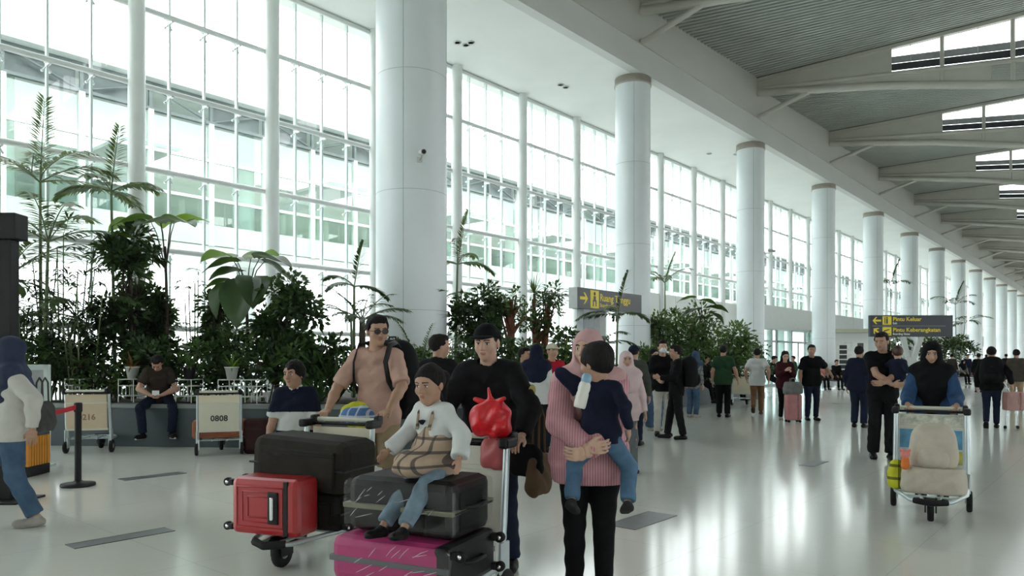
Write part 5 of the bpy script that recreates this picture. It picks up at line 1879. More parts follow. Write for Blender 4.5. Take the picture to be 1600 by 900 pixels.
# ---------------------------------------------------------------- signs
sign_dark = mat('sign_charcoal', (0.075, 0.078, 0.082), 0.4, var=0.05)
sign_navy = mat('sign_navy', (0.018, 0.022, 0.032), 0.4, var=0.05)
sign_grey = mat('sign_box_grey', (0.42, 0.44, 0.43), 0.4, var=0.04)
sign_yel = mat('sign_yellow', (0.85, 0.66, 0.01), 0.4, var=0.03)
sign_wht = mat('sign_white', (0.80, 0.80, 0.72), 0.4, var=0.02)


def arrow(mb, cx_, cz_, s, flip, M):
    k = -1 if flip else 1
    pts = [(0.5, 0), (0.12, 0.42), (-0.05, 0.42), (0.2, 0.11), (-0.5, 0.11), (-0.5, -0.11), (0.2, -0.11), (-0.05, -0.42), (0.12, -0.42)]
    poly = [(cx_ + k * x * s, cz_ + y * s) for x, y in pts]
    tri = [(0, 1, 2, 3), (3, 4, 5, 6), (0, 3, 6), (0, 6, 7, 8)]
    n = len(poly)
    vs = [(x, 0, z) for x, z in poly] + [(x, -0.006, z) for x, z in poly]
    fs = [tuple(i + n for i in f) for f in tri] + [(i, (i + 1) % n, n + (i + 1) % n, n + i) for i in range(n)]
    mb.add(vs, fs, False, M)


def text_on(parent, s, x, z, size, m, y=-0.007, bold=0.0):
    return text_obj('lettering', s, size, m, parent, T(x, y, z) @ Matrix.Rotation(R(90), 4, 'X'), 'LEFT', 0.0015, bold)


# lounge sign: runs along the hall, faces into it (local x along the hall, front face looks along -y)
sp = at(902, 480, 18.0)
o = empty('direction_sign', (sp.x, sp.y, SOIL), R(90), 'grey hanging-box sign reading Ruang Tunggu on a slab post in the planting', 'sign')
LS = 3.05
zb, zt = 2.60 - SOIL, 3.12 - SOIL
MB().box(0, LS, 0.0, 0.26, zb, zt, bev=0.006).build('sign_box', sign_grey, o)
MB().box(0.0, LS, -0.005, 0.0, zb + 0.005, zt - 0.005).build('face', sign_dark, o)
a_ = MB(); arrow(a_, 0.27, (zb + zt) / 2, 0.34, False, T(0, -0.006, 0)); a_.build('arrow', sign_yel, o)
pk_ = MB().box(0.55, 0.93, -0.012, -0.005, zb + 0.04, zt - 0.04).build('pictogram', sign_yel, o)
pf = MB()
pf.lathe([(0, -0.003), (0.045, -0.003), (0.045, 0.003), (0, 0.003)], 14, T(0.74, -0.013, zt - 0.12) @ Matrix.Rotation(R(90), 4, 'X'))
pf.box(0.69, 0.79, -0.016, -0.012, zb + 0.20, zt - 0.18).box(0.66, 0.70, -0.016, -0.012, zb + 0.08, zb + 0.24).box(0.78, 0.82, -0.016, -0.012, zb + 0.08, zb + 0.24)
pf.build('figure', sign_dark, pk_)
text_on(o, 'Ruang Tunggu', 0.98, zb + 0.235, 0.26, sign_yel, bold=0.004)
text_on(o, 'Boarding Lounge', 0.98, zb + 0.085, 0.135, sign_yel, bold=0.002)
MB().box(0.30, 1.05, 0.03, 0.23, 0.0, zb, bev=0.01).build('slab_post', mat('post_grey', (0.34, 0.37, 0.38), 0.45), o)
MB().box(1.05, 1.40, 0.08, 0.18, 0.0, zb, bev=0.01).build('slab_post_side', sign_grey, o)

# exit / gates sign
ZS2 = 35.0
sc_ = FPX / ZS2
sp2 = W(1424.5, ZS2)
o = empty('direction_sign', (sp2.x, sp2.y, 0), TH, 'dark two-line sign reading Pintu Keluar and Pintu Keberangkatan on a white pylon', 'sign')
wS = 129 / sc_
z0, z1 = HC + (HOR - 526) / sc_, HC + (HOR - 492.5) / sc_
x0 = -wS / 2
MB().box(-wS / 2, wS / 2, 0.0, 0.22, z0, z1, bev=0.01).build('sign_box', sign_navy, o)
MB().box(-wS / 2 + 0.02, wS / 2 - 0.02, -0.004, 0.0, z0 + 0.02, z1 - 0.02).build('face', sign_navy, o)
hz = z1 - z0
MB().box(x0 + 0.1, wS / 2 - 0.35, -0.008, -0.004, z0 + hz * 0.495, z0 + hz * 0.505).build('divider', sign_grey, o)
for i, (l1, l2) in enumerate((('Pintu Keluar', 'Exit'), ('Pintu Keberangkatan', 'Boarding Gates'))):
    zc = z0 + hz * (0.75 - 0.5 * i)
    a_ = MB(); arrow(a_, 0, 0, 0.40, True, T(x0 + 0.30, -0.006, zc) @ (Matrix.Rotation(R(40), 4, 'Y') if i else Matrix.Identity(4))); a_.build('arrow', sign_yel, o)
    pk_ = MB().box(x0 + 0.57, x0 + 0.99, -0.012, -0.004, zc - 0.2, zc + 0.2).build('pictogram', sign_yel, o)
    pf = MB()
    if i == 0:
        pf.box(x0 + 0.74, x0 + 0.82, -0.016, -0.012, zc - 0.15, zc + 0.08).lathe([(0, -0.003), (0.04, -0.003), (0.04, 0.003), (0, 0.003)], 12, T(x0 + 0.78, -0.013, zc + 0.13) @ Matrix.Rotation(R(90), 4, 'X'))
        pf.box(x0 + 0.66, x0 + 0.70, -0.016, -0.012, zc - 0.15, zc + 0.16)
    else:
        pf.prism([(x0 + 0.64, zc - 0.02), (x0 + 0.88, zc + 0.06), (x0 + 0.92, zc + 0.10), (x0 + 0.86, zc + 0.10), (x0 + 0.62, zc + 0.03)], 0.012, 0.016, Matrix.Rotation(R(90), 4, 'X'))
        pf.box(x0 + 0.64, x0 + 0.92, -0.016, -0.012, zc - 0.14, zc - 0.11)
    pf.build('figure', sign_navy, pk_)
    text_on(o, l1, x0 + 1.06, zc - 0.02, 0.27, sign_yel, bold=0.004)
    text_on(o, l2, x0 + 1.06, zc - 0.17, 0.13, sign_wht, bold=0.002)
py_w = mat('pylon_white', (0.52, 0.54, 0.52), 0.45, var=0.03)
MB().prism([(-0.36, 0.06), (0.40, 0.06), (0.40, 1.2), (0.12, 1.42), (-0.06, 1.42), (-0.36, 1.2)], 0.0, 0.18, T(0, 0.2, 0) @ Matrix.Rotation(R(90), 4, 'X')).build('pylon_base', py_w, o)
for sx, xa, xb in ((-1, -0.10, -0.36), (1, 0.12, 0.52)):
    MB().prism([(xa - 0.10, 1.30), (xa + 0.10, 1.30), (xb + 0.12, z0 + 0.02), (xb - 0.12, z0 + 0.02)], 0.02, 0.16, T(0, 0.2, 0) @ Matrix.Rotation(R(90), 4, 'X')).build('pylon_arm', py_w, o)
MB().box(-0.7, 0.75, -0.25, 0.35, 0.0, 0.06, bev=0.01).build('foot_plate', black_plastic, o)

# ---------------------------------------------------------------- kiosk far along the wall
kp = at(1318, HOR, 39.0)
o = empty('kiosk', (kp.x, kp.y, 0), TH + R(-6), 'white kiosk with a brown frame and a black and white poster beside the exit doors', 'kiosk')
brown = mat('kiosk_brown', (0.12, 0.055, 0.04), 0.5, var=0.1)
MB().box(-1.1, 1.25, 0.0, 1.6, 0.0, 2.75, bev=0.02).build('body', white_paint, o)
MB().box(-1.25, 1.4, -0.25, 1.7, 2.75, 2.95, bev=0.02).build('canopy', cream_g, o)
MB().box(-1.2, -1.0, -0.1, 0.1, 0.0, 2.75).build('corner_post', brown, o)
po = MB().box(-0.35, 0.45, -0.03, 0.0, 0.7, 2.25).build('poster', mat('poster_white', (0.75, 0.75, 0.72), 0.5), o)
for i in range(5):
    MB().box(-0.22, 0.16, -0.034, -0.03, 0.85 + i * 0.26, 1.05 + i * 0.26).build('poster_print', mat('poster_ink', (0.03, 0.03, 0.035), 0.6, var=0.5, scale=20), po)
MB().box(0.7, 1.0, -0.03, 0.0, 0.2, 2.2).build('door_leaf', mat('kiosk_dark', (0.08, 0.08, 0.085), 0.5), o)

# ---------------------------------------------------------------- pots and wire stands along the planter edge
wire = mat('white_wire', (0.62, 0.63, 0.60), 0.45, var=0.03)
pot_w = mat('white_pot', (0.55, 0.56, 0.53), 0.5, var=0.06)
pot_d = mat('dark_pot', (0.018, 0.017, 0.018), 0.5)


def stand(px, Z, label, w=0.26, h=0.42, group='white wire plant stands'):
    p = W(px, Z)
    o = empty('plant_stand', (p.x, p.y, SOIL + 0.02), TH - R(14), label, 'plant stand', group)
    for sx in (-1, 1):
        for sy in (-1, 1):
            MB().tube([(sx * w / 2, sy * w / 2, 0), (sx * w / 2, sy * w / 2, h)], 0.008, 6).build('leg', wire, o)
    for z in (h * 0.28, h * 0.72, h):
        MB().tube([(-w / 2, -w / 2, z), (w / 2, -w / 2, z), (w / 2, w / 2, z), (-w / 2, w / 2, z), (-w / 2, -w / 2, z)], 0.007, 6, cap=False).build('hoop', wire, o)
    for i in range(1, 4):
        x = -w / 2 + w * i / 4
        MB().tube([(x, -w / 2, h * 0.28), (x, -w / 2, h * 0.72)], 0.005, 5).build('bar', wire, o)
    return o


def pot_plant(px, Z, label, pot, z, h, seed, leafm, n=22, L=0.3):
    p = W(px, Z)
    o = empty('potted_plant', (p.x, p.y, z), 0, label, 'potted plant', 'pots on the planter edge')
    MB().lathe([(0.0, 0.0), (h * 0.34, 0.0), (h * 0.50, h * 0.9), (h * 0.55, h * 0.9), (h * 0.55, h), (h * 0.48, h), (h * 0.46, h * 0.88), (0.0, h * 0.88)], 20).build('pot', pot, o)
    lv = Leaves(seed)
    for i in range(n):
        lv.strap(Vector((0, 0, h * 0.85)), rdir(lv.r, 20, 85), L * lv.r.uniform(0.7, 1.1), 0.04, lv.r.uniform(0.6, 1.3))
    lv.build('foliage', leafm, o)
    return o


for i, (px, Z, lab) in enumerate(((207, 11.75, 'white wire stand next to the seated man, under a white pot'), (124, 11.85, 'white wire stand behind the tan trolley, under a dark pot'), (296, 11.6, 'white wire stand just past the seated man, under a dark pot'), (362, 11.45, 'white wire stand behind the numbered trolley, under a white pot'), (397, 11.4, 'low white wire rack beside the dark maroon case'))):
    h = 0.36
    stand(px, Z, lab, 0.28, h)
    if i < 4:
        pot_plant(px, Z, ('white pot of reddish croton next to the seated man', 'dark pot with brown dry grass behind the tan trolley', 'dark pot of leafy herbs past the seated man', 'white pot of yellow-green leaves behind the numbered trolley')[i], pot_w if i in (0, 3) else pot_d, SOIL + 0.02 + h, 0.20, 100 + i, (leaf_mat('leaf_croton', (0.22, 0.10, 0.04), 0.4), leaf_mat('leaf_dry', (0.16, 0.11, 0.05), 0.3), L_MID, L_BRIGHT)[i])

# ---------------------------------------------------------------- cameras and downlights
def cctv(k, side, z, label):
    r = 0.70 if k == 1 else 0.5
    a = TH - R(90) + side
    c = Vector((-BC, A0 + PITCH * k, z))
    d = Vector((math.cos(a), math.sin(a), 0))
    o = empty('security_camera', c + d * r, a, label, 'camera')
    MB().box(0.0, 0.02, -0.05, 0.05, -0.05, 0.05).build('bracket_plate', pot_w, o)
    MB().tube([(0.01, 0, 0), (0.16, 0, 0.0), (0.20, 0, 0.06)], 0.016, 6).build('arm', pot_w, o)
    b = MB().tube([(0.12, 0, 0.10), (0.36, 0, 0.06)], 0.055, 10).build('housing', pot_w, o)
    MB().tube([(0.36, 0, 0.06), (0.37, 0, 0.058)], 0.042, 10).build('lens', black_plastic, b)
    return o


cctv(1, R(20), 5.15, 'small white security camera fixed to the thick column')
cctv(3, R(75), 5.3, 'dark-eyed security camera on the third column')
for i, (px, py) in enumerate(((715, 66), (728, 70), (736, 66), (876, 132), (884, 136), (1108, 240), (1150, 241))):
    Zd = FPX * (ZS - HC) / (HOR - py)
    p = at(px, py, Zd)
    o = empty('downlight', (p.x, p.y, ZS), 0, 'small round downlight in the soffit ' + ('beside the thick column' if i < 3 else 'before the first slim column' if i < 5 else 'before the second slim column'), 'light', 'soffit downlights')
    MB().lathe([(0.0, -0.008), (0.07, -0.008), (0.075, -0.02), (0.10, -0.02), (0.10, 0.0)], 18).build('ring', mat('ring_grey', (0.5, 0.52, 0.5), 0.4), o)
    MB().lathe([(0.0, -0.010), (0.068, -0.010)], 16).build('lens', mat('lens_grey', (0.65, 0.66, 0.62), 0.3), o)
# ================================================================ people
blk = cloth('black', (0.006, 0.006, 0.007)); blk2 = cloth('soft_black', (0.009, 0.009, 0.010)); navy = cloth('navy', (0.010, 0.013, 0.028)); jeans = cloth('jeans', (0.06, 0.105, 0.17), var=0.2)
djeans = cloth('dark_jeans', (0.012, 0.017, 0.034)); wht = cloth('white', (0.56, 0.57, 0.56), var=0.06); offw = cloth('offwhite', (0.52, 0.51, 0.47), var=0.06)
khaki = cloth('khaki', (0.30, 0.225, 0.14)); peach = cloth('peach', (0.46, 0.29, 0.235), var=0.06); brn = cloth('brown', (0.17, 0.095, 0.05)); dbrn = cloth('dark_brown', (0.035, 0.027, 0.022))
green = cloth('bottle_green', (0.022, 0.055, 0.028)); maroon = cloth('maroon', (0.045, 0.010, 0.014)); redc = cloth('red', (0.33, 0.012, 0.025)); grey = cloth('grey', (0.17, 0.18, 0.18)); slate = cloth('slate_hijab', (0.035, 0.043, 0.075))
pinkst = two_tone('pink_stripe', (0.42, 0.19, 0.22), (0.55, 0.36, 0.38), 'stripe', 70)
pinkh = cloth('pink_hijab', (0.50, 0.31, 0.31), var=0.08); pinkl = cloth('pale_pink', (0.52, 0.40, 0.40), var=0.08); blue = cloth('denim_blue', (0.028, 0.065, 0.14)); olive = cloth('olive_grey', (0.05, 0.055, 0.045))
ripped = cloth('pale_jeans', (0.16, 0.22, 0.27), var=0.3, scale=14)
plaid = two_tone('beige_plaid', (0.42, 0.31, 0.23), (0.05, 0.045, 0.05), 'plaid', 15)
sh_b = dict(mat=cloth('shoe_black', (0.012, 0.012, 0.012), 0.5)); sh_w = dict(mat=cloth('shoe_grey', (0.35, 0.33, 0.30)), sole=mat('sole_white', (0.6, 0.6, 0.58), 0.6))
sh_bw = dict(mat=sh_b['mat'], sole=mat('sole_white', (0.6, 0.6, 0.58), 0.6)); sh_br = dict(mat=cloth('shoe_brown', (0.08, 0.05, 0.035), 0.6))


def spot(px, fy, hy):
    s = (fy - HOR) / HC
    return W(px, FPX / s), (fy - hy) / s, FPX / s


def stride(H, d=0.22, lift=0.10):
    """right foot ahead, left heel lifting"""
    return dict(fr=(0.05 * H, d * 0.55, 0.045 * H), fl=(-0.05 * H, -d * 0.9, 0.045 * H + lift), pl=38, tl=3, tr=-3, pelvis=(0, 0, 0.518 * H))


def far_person(label, px, fy, hy, face, top, bottom, shoe=sh_b, hair=None, res=None, **kw):
    p, H, Z = spot(px, fy, hy)
    res = res or (1.5 if Z < 14 else 2.1 if Z < 24 else 3.0)
    ex = kw.pop('extra', None); tone = kw.pop('tone', 'mid'); grp = kw.pop('group', None)
    f = kw.pop('fig', None) or Fig(H, **kw)
    return person(label, p, face, f, top, bottom, shoe, hair or dict(kind='short'), tone, res, grp, extra=ex, face_detail=Z < 24)


# ---- woman walking out of the picture, white shirt and slate hijab
p, H, Z = spot(22, 822, 522)
person('woman in loose off-white shirt, slate hijab and jeans walking past the rope post', p, -100,
       Fig(H, fem=True, build=1.08, fl=(-0.09, -0.17, 0.075), fr=(0.08, 0.40, 0.10), pr=-14, pelvis=(0, 0.0, 0.80), lean=0, head=(12, 4, 0), hl=(-0.22, -0.16, 0.80), hr=(0.2, 0.18, 0.82), tl=0, tr=0),
       dict(mat=offw, sleeve='long', hem=0.10, t=0.026, loose=0.022, flare=1.12), dict(mat=jeans, wide=1.35, frac=0.93), sh_w, dict(kind='hijab', cloth=slate, drape=0.20, slope=-0.15), 'mid', 1.0)
hb = W(66, 6.3)
bag_soft('shoulder_bag', 'dark grey shoulder bag behind the woman in the white shirt', 'bag', (hb.x, hb.y), 0.74, TH + R(90), (0.30, 0.12, 0.26), cloth('bag_grey', (0.07, 0.07, 0.068)), 0.20)

# ---- man sitting on the planter edge
pz = at(250, 640, 11.42)
seatf = Fig(1.66, pelvis=(0, -0.02, 0.735), lean=24, head=(0, 38, 0), fl=(-0.21, 0.36, 0.22), fr=(0.19, 0.36, 0.22), tl=25, tr=-25, kl=(-0.5, 1, 0.6), kr=(0.5, 1, 0.6), hl=(-0.06, 0.36, 0.80), hr=(0.07, 0.36, 0.80), curl=45, el=(-1, -0.3, -0.3), er=(1, -0.3, -0.3), palm={-1: (0.6, 0, 1), 1: (-0.6, 0, 1)})
sm = person('man in a dark brown shirt sitting on the planter edge bent over his phone', W(250, 11.66), -8, seatf,
            dict(mat=dbrn, sleeve='short', hem=0.08, t=0.02, loose=0.02), dict(mat=djeans, wide=1.2), dict(mat=sh_b['mat'], sole=sh_w['sole']), dict(kind='short'), 'mid', 1.4)
held('phone', sm, 'white phone held by the seated man', 'phone', lambda e: MB().box(-0.05, 0.05, 0.42, 0.43, 0.80, 0.88, bev=0.003).build('body', mat('phone_white', (0.7, 0.7, 0.7), 0.3), e))

# ---- boy in the striped polo
p = W(462, 6.45)
person('boy in a navy and white banded polo shirt standing behind the loaded trolley', p, -14,
       Fig(1.31, hs=1.22, build=1.12, head=(-22, 2, 0), hl=(-0.22, 0.06, 0.62), hr=(0.22, 0.10, 0.64), sh=1.05),
       dict(mat=[navy, wht], sleeve='short', frac=0.95, hem=0.10, t=0.02, loose=0.022, band=(0.045, 0.165), collar=wht), dict(mat=navy, kind='shorts', wide=1.2), sh_b, dict(kind='fringe'), 'mid', 1.0)

# ---- father in the peach shirt
pf_ = W(592, 6.05)
dadf = Fig(1.715, build=0.97, twist=8, head=(40, 4, 0), hl=(-0.28, 0.34, 0.97), hr=(0.25, 0.36, 0.96), el=(-1, -0.7, -0.3), er=(1, -0.7, -0.3), curl=50, fl=(-0.1, -0.08, 0.077), fr=(0.1, 0.16, 0.077), lean=4, hdl=(0.2, 1, -0.3), hdr=(-0.2, 1, -0.3), palm={-1: (0, 0, -1), 1: (0, 0, -1)})
fa = person('man in a peach T-shirt, khaki shorts and sunglasses pushing the trolley with the red case', pf_, -30, dadf,
            dict(mat=peach, sleeve='short', frac=0.92, hem=0.13, t=0.018, loose=0.016, flare=1.05), dict(mat=khaki, kind='shorts', wide=1.25, frac=0.98), sh_br, dict(kind='short'), 'mid', 1.0, extra={'glasses': {'lens': 1}})
a_ = TH + R(180 - 30) - sight(pf_)
backpack('big black rucksack on the back of the man in peach', (pf_.x + math.sin(a_) * 0.23 + math.cos(a_) * 0.0, pf_.y - math.cos(a_) * 0.23 + math.sin(a_) * 0.0), a_, (0.44, 0.28, 0.66), blk2, black_plastic, 0.86, 0, True)
bundle('check_cloth', 'blue and white checked garment bunched in the hand of the man in peach', 'garment', C1, F1, 0.03, -0.30, 0.86, (0.34, 0.16, 0.13), bu, 9, 9)

# ---- little girl on the holdall
gl = loc_on(C2, F2, -0.07, 0.36)
girlf = Fig(0.93, hs=1.52, build=1.2, pelvis=(0, 0, 0.075), lean=4, head=(14, 4, 0), fl=(-0.13, 0.34, -0.235), fr=(0.05, 0.32, -0.245), kl=(-0.1, 1, 0.5), kr=(0.1, 1, 0.5), hl=(-0.24, 0.06, 0.10), hr=(0.20, 0.16, 0.115), tl=22, tr=5, pl=-8, pr=-4, leg=1.0, curl=20)
person('little girl with a ponytail in a plaid pinafore sitting on the wrapped holdall', gl, -48, girlf,
       dict(mat=wht, sleeve='long', hem=-0.02, t=0.012, loose=0.016, cuff=1.8, frac=0.9), dict(mat=ripped, wide=1.25, frac=0.86), dict(mat=sh_b['mat']), dict(kind='pony'), 'mid', 0.9, z=0.757)
g_o = bpy.data.objects['person.004'] if 'person.004' in bpy.data.objects else None


def pinafore(o, s, m):
    H = s.H
    pr = [s.torso()[i].grown(0.026) for i in (0, 1)]
    pr.append(Prim(s.P + s.U * 0.17 * H, s.P + s.U * 0.02 * H, 0.080 * H, 0.135 * H, k=0.03, sq=(s.F0, 0.9)))
    pr.append(Prim(s.P + s.U * 0.02 * H + s.F0 * 0.02, s.P + s.F0 * 0.15 - s.U * 0.0, 0.125 * H, 0.12 * H, k=0.05, sq=(s.U, 0.6)))
    V = sdf_mesh(pr, 0.010, cuts=[(s.P + s.U * 0.20 * H, s.U), (_v(0, 0, 0.003), _v(0, 0, -1))], wr=0.006)
    d = link('dress', mesh_np('dress', [V], m), o)
    for sg in (-1, 1):
        MB().tube([s.P + s.U * 0.18 * H + s.S * sg * 0.05 * H + s.F * 0.085 * H, s.P + s.U * 0.27 * H + s.S * sg * 0.058 * H + s.F * 0.055 * H, s.P + s.U * 0.318 * H + s.S * sg * 0.062 * H], 0.012, 6, flat=0.4).build('dress_strap', m, d)
    q = s.P + s.U * 0.225 * H + s.F * 0.088 * H
    hm = MB()
    for sg in (-1, 1):
        hm.tube([q + s.S * sg * 0.010 + s.U * 0.008, q + s.S * sg * 0.004 - s.U * 0.014], [0.014, 0.004], 8)
    hm.build('heart_print', navy, d)


girl = [x for x in bpy.data.objects if x.get('label', '').startswith('little girl with a ponytail')][0]
pinafore(girl, girlf, plaid)

# ---- man in the black jacket and cap
pm = W(768, 4.78)
manf = Fig(1.585, build=1.12, lean=9, head=(-4, 2, 0), hl=(-0.27, 0.36, 0.90), hr=(0.24, 0.40, 0.90), el=(-1, -0.5, -0.4), er=(1, -0.5, -0.4), curl=60, hdl=(0.3, 1, -0.3), hdr=(-0.3, 1, -0.3), palm={-1: (0, 0, -1), 1: (0, 0, -1)}, fl=(-0.12, -0.05, 0.07), fr=(0.10, 0.02, 0.07))
mo = person('man in a black jacket and black cap pushing the trolley with the girl', pm, -14, manf,
            dict(mat=blk2, sleeve='long', hem=0.12, t=0.030, loose=0.028, name='jacket', neck=0.036), dict(mat=djeans, wide=1.25), sh_b, dict(kind='cap', cap_mat=blk), 'fair', 1.0)
s = manf
em = s.shl * 0.55 + s.ell * 0.45 + unit(-s.S * 1.0 + s.F * 0.45) * 0.087
n_ = unit(-s.S * 1.0 + s.F * 0.6)
ux = unit(np.cross(_v(0, 0, 1), n_)); uy = np.cross(n_, ux)
Me = Matrix(((ux[0], uy[0], n_[0], em[0]), (ux[1], uy[1], n_[1], em[1]), (ux[2], uy[2], n_[2], em[2]), (0, 0, 0, 1)))
eb = MB()
eb.cur = 0; eb.lathe([(0.0, 0.0), (0.036, 0.0), (0.036, 0.004), (0.0, 0.004)], 20, Me)
eb.cur = 1; eb.lathe([(0.029, 0.004), (0.034, 0.004), (0.034, 0.006), (0.029, 0.006)], 20, Me)
for k in range(4):
    eb.box(-0.004, 0.004, 0.006, 0.022, 0.004, 0.006, Me @ rotz(R(90 * k + 20)))
eb.build('sleeve_badge', [blk, mat('badge_gold', (0.35, 0.28, 0.05), 0.5)], mo)
wp = at(822, 722, 4.55)
bag_soft('waist_pouch', 'black pouch hanging at the hip of the man in the black jacket', 'bag', (wp.x, wp.y), 0.64, TH + R(150), (0.20, 0.11, 0.20), blk, None)

# ---- woman in pink with the child
pmum = W(921, 4.2)
mumf = Fig(1.525, fem=True, build=1.28, head=(-22, 0, 0), hl=(0.0, 0.37, 0.865), hr=(0.0, 0.375, 0.90), el=(-1, -0.15, -0.3), er=(1, -0.15, -0.3), curl=42, hdl=(1, 0.15, 0), hdr=(-1, 0.1, 0.05), palm={-1: (0, -1, 0.2), 1: (0, -1, 0.2)}, arm=1.1, sh=1.1)
person('woman in a pink striped shirt and pink hijab carrying a small child', pmum, -2, mumf,
       dict(mat=pinkst, sleeve='long', hem=0.135, t=0.026, loose=0.034, flare=1.12, cuff=0.5), dict(mat=blk, wide=1.05), sh_b, dict(kind='hijab', cloth=pinkh, drape=0.13), 'fair', 1.0)
# child held in front of her, facing her; local +y looks back at the woman
ch = pmum - Vector((-ST, CT, 0)) * 0.265 + Vector((CT, ST, 0)) * 0.03
kidf = Fig(0.92, hs=1.66, build=0.98, sh=0.9, pelvis=(0, 0, 0.94), lean=3, head=(58, 6, 0), fl=(-0.15, -0.02, 0.60), fr=(0.145, -0.03, 0.60), kl=(-0.35, 1, 0.2), kr=(0.35, 1, 0.2), hl=(-0.12, 0.0, 1.17), hr=(0.15, -0.05, 0.99), el=(-1, -0.3, -0.3), er=(0.3, -0.9, -0.3), tl=-15, tr=15, pl=30, pr=20, curl=40)
kid = person('small child in a navy top and jeans carried by the woman in pink', ch, 176, kidf,
             dict(mat=navy, sleeve='long', hem=0.03, t=0.014, loose=0.010), dict(mat=blue if False else cloth('child_jeans', (0.075, 0.14, 0.22), var=0.2), wide=1.3, frac=0.93), dict(mat=cloth('child_shoe', (0.03, 0.03, 0.03))), dict(kind='fringe'), 'mid', 0.85)
# feeding bottle
bo = at(905, 622, 3.80)
o = empty('baby_bottle', (bo.x, bo.y, bo.z - 0.05), TH, 'milk bottle with a pale blue cap held up by the carried child', 'bottle')
o.rotation_euler = (0, R(14), TH)
MB().lathe([(0.0, 0.0), (0.028, 0.0), (0.032, 0.01), (0.032, 0.07), (0.029, 0.085), (0.032, 0.10), (0.030, 0.125), (0.022, 0.14)], 20).build('body', mat('bottle_milk', (0.66, 0.64, 0.58), 0.3, var=0.04), o)
MB().lathe([(0.024, 0.135), (0.026, 0.14), (0.026, 0.165), (0.018, 0.18), (0.0, 0.182)], 20).build('cap', mat('bottle_blue', (0.22, 0.36, 0.48), 0.35), o)
tb_ = at(842, 745, 4.55)
bag_soft('tote_bag', 'brown flat tote bag hanging beside the woman in pink', 'bag', (tb_.x, tb_.y), 0.50, TH + R(60), (0.26, 0.10, 0.30), cloth('tote_brown', (0.10, 0.065, 0.04)), 0.25)

# ---- people behind them
pd = W(684, 7.3)
person('man in a dark shirt seen from behind by the ferns', pd, 150, Fig(1.60, build=1.08, head=(-40, 0, 0), hr=(0.12, 0.32, 1.05), curl=30), dict(mat=blk2, sleeve='short', hem=0.1, t=0.02, loose=0.02), dict(mat=djeans), sh_b, dict(kind='short'), 'mid', 1.3)
far_person('woman in a white shirt and navy hijab seen from behind', 838, 716, 538, 176, dict(mat=wht, sleeve='long', hem=0.08, t=0.02, loose=0.02), dict(mat=blk, kind='skirt'), sh_b, dict(kind='hijab', cloth=navy, drape=0.16, slope=-0.35), fem=True)
far_person('person in a red shirt and pale cap by the red-trunked trees', 862, 706, 537, 30, dict(mat=redc, sleeve='short', hem=0.1, t=0.02, loose=0.02), dict(mat=djeans), sh_b, dict(kind='cap', cap_mat=cloth('cap_cream', (0.45, 0.42, 0.32))), hl=(-0.12, 0.3, 1.05))
far_person('person in a slate top half hidden behind the navy hijab', 818, 700, 543, 60, dict(mat=cloth('slate_top', (0.03, 0.04, 0.065)), sleeve='short', hem=0.1), dict(mat=djeans), sh_b, dict(kind='short'))
far_person('woman in a pale pink hijab and shirt with a thin shoulder strap', 978, 738, 549, 12, dict(mat=pinkl, sleeve='long', hem=0.14, t=0.02, loose=0.02, flare=1.1), dict(mat=cloth('grey_skirt', (0.10, 0.115, 0.12)), kind='skirt'), sh_b, dict(kind='hijab', cloth=pinkl, drape=0.14), fem=True)
far_person('man in a navy cap and dark olive jacket behind the pale pink hijab', 990, 696, 540, 170, dict(mat=olive, sleeve='long', hem=0.1, t=0.024, loose=0.02), dict(mat=djeans), sh_b, dict(kind='cap', cap_mat=navy))

# ---- standing group near the spreading tree
far_person('young woman with long hair, black coat and wide jeans looking at a phone', 1021, 673, 545, 40, dict(mat=blk2, sleeve='long', hem=0.14, t=0.02, loose=0.016), dict(mat=jeans, wide=1.9), sh_w, dict(kind='long'), fem=True, tone='fair', hl=(-0.05, 0.3, 1.02), hr=(0.08, 0.3, 1.0))
far_person('man in a white face mask, black jacket and white trousers', 1035, 681, 532, 10, dict(mat=blk2, sleeve='long', hem=0.1, t=0.024, loose=0.02), dict(mat=offw, wide=1.1), sh_b, dict(kind='short'), tone='fair', extra={'mask': 1}, hr=(0.12, 0.26, 1.0))
bpp, bH, bZ = spot(1057, 686, 540)
far_person('man in black standing side-on with a black rucksack', 1057, 686, 540, -80, dict(mat=blk, sleeve='long', hem=0.1, t=0.024, loose=0.02), dict(mat=blk2, wide=1.2), sh_b, dict(kind='short'), hl=(-0.1, 0.3, 1.05), fr=(0.09, 0.14, 0.072), fl=(-0.09, -0.1, 0.072))
ab = TH + R(180 - 80) - sight(bpp)
backpack('black rucksack on the man in black beside the spreading tree', (bpp.x + math.sin(ab) * 0.21, bpp.y - math.cos(ab) * 0.21), ab, (0.36, 0.24, 0.50), blk2, black_plastic, bH * 0.56, 0, False)
far_person('woman in a slate-blue hijab and grey patterned top walking behind the group', 1082, 653, 547, 150, dict(mat=two_tone('grey_print', (0.22, 0.22, 0.22), (0.10, 0.10, 0.11), 'plaid', 9), sleeve='long', hem=0.16, t=0.02), dict(mat=jeans, wide=1.2), sh_w, dict(kind='hijab', cloth=cloth('steel_hijab', (0.05, 0.075, 0.12)), drape=0.15, slope=-0.3), fem=True, lean=14)
far_person('man in a bottle green shirt and black trousers seen from behind', 1130, 652, 540, 172, dict(mat=green, sleeve='short', hem=0.12, t=0.024, loose=0.022), dict(mat=blk, wide=1.3), sh_b, dict(kind='short'), build=1.15, hr=(0.32, 0.06, 0.86))
wp_, wH, wZ = spot(1183, 648, 544)
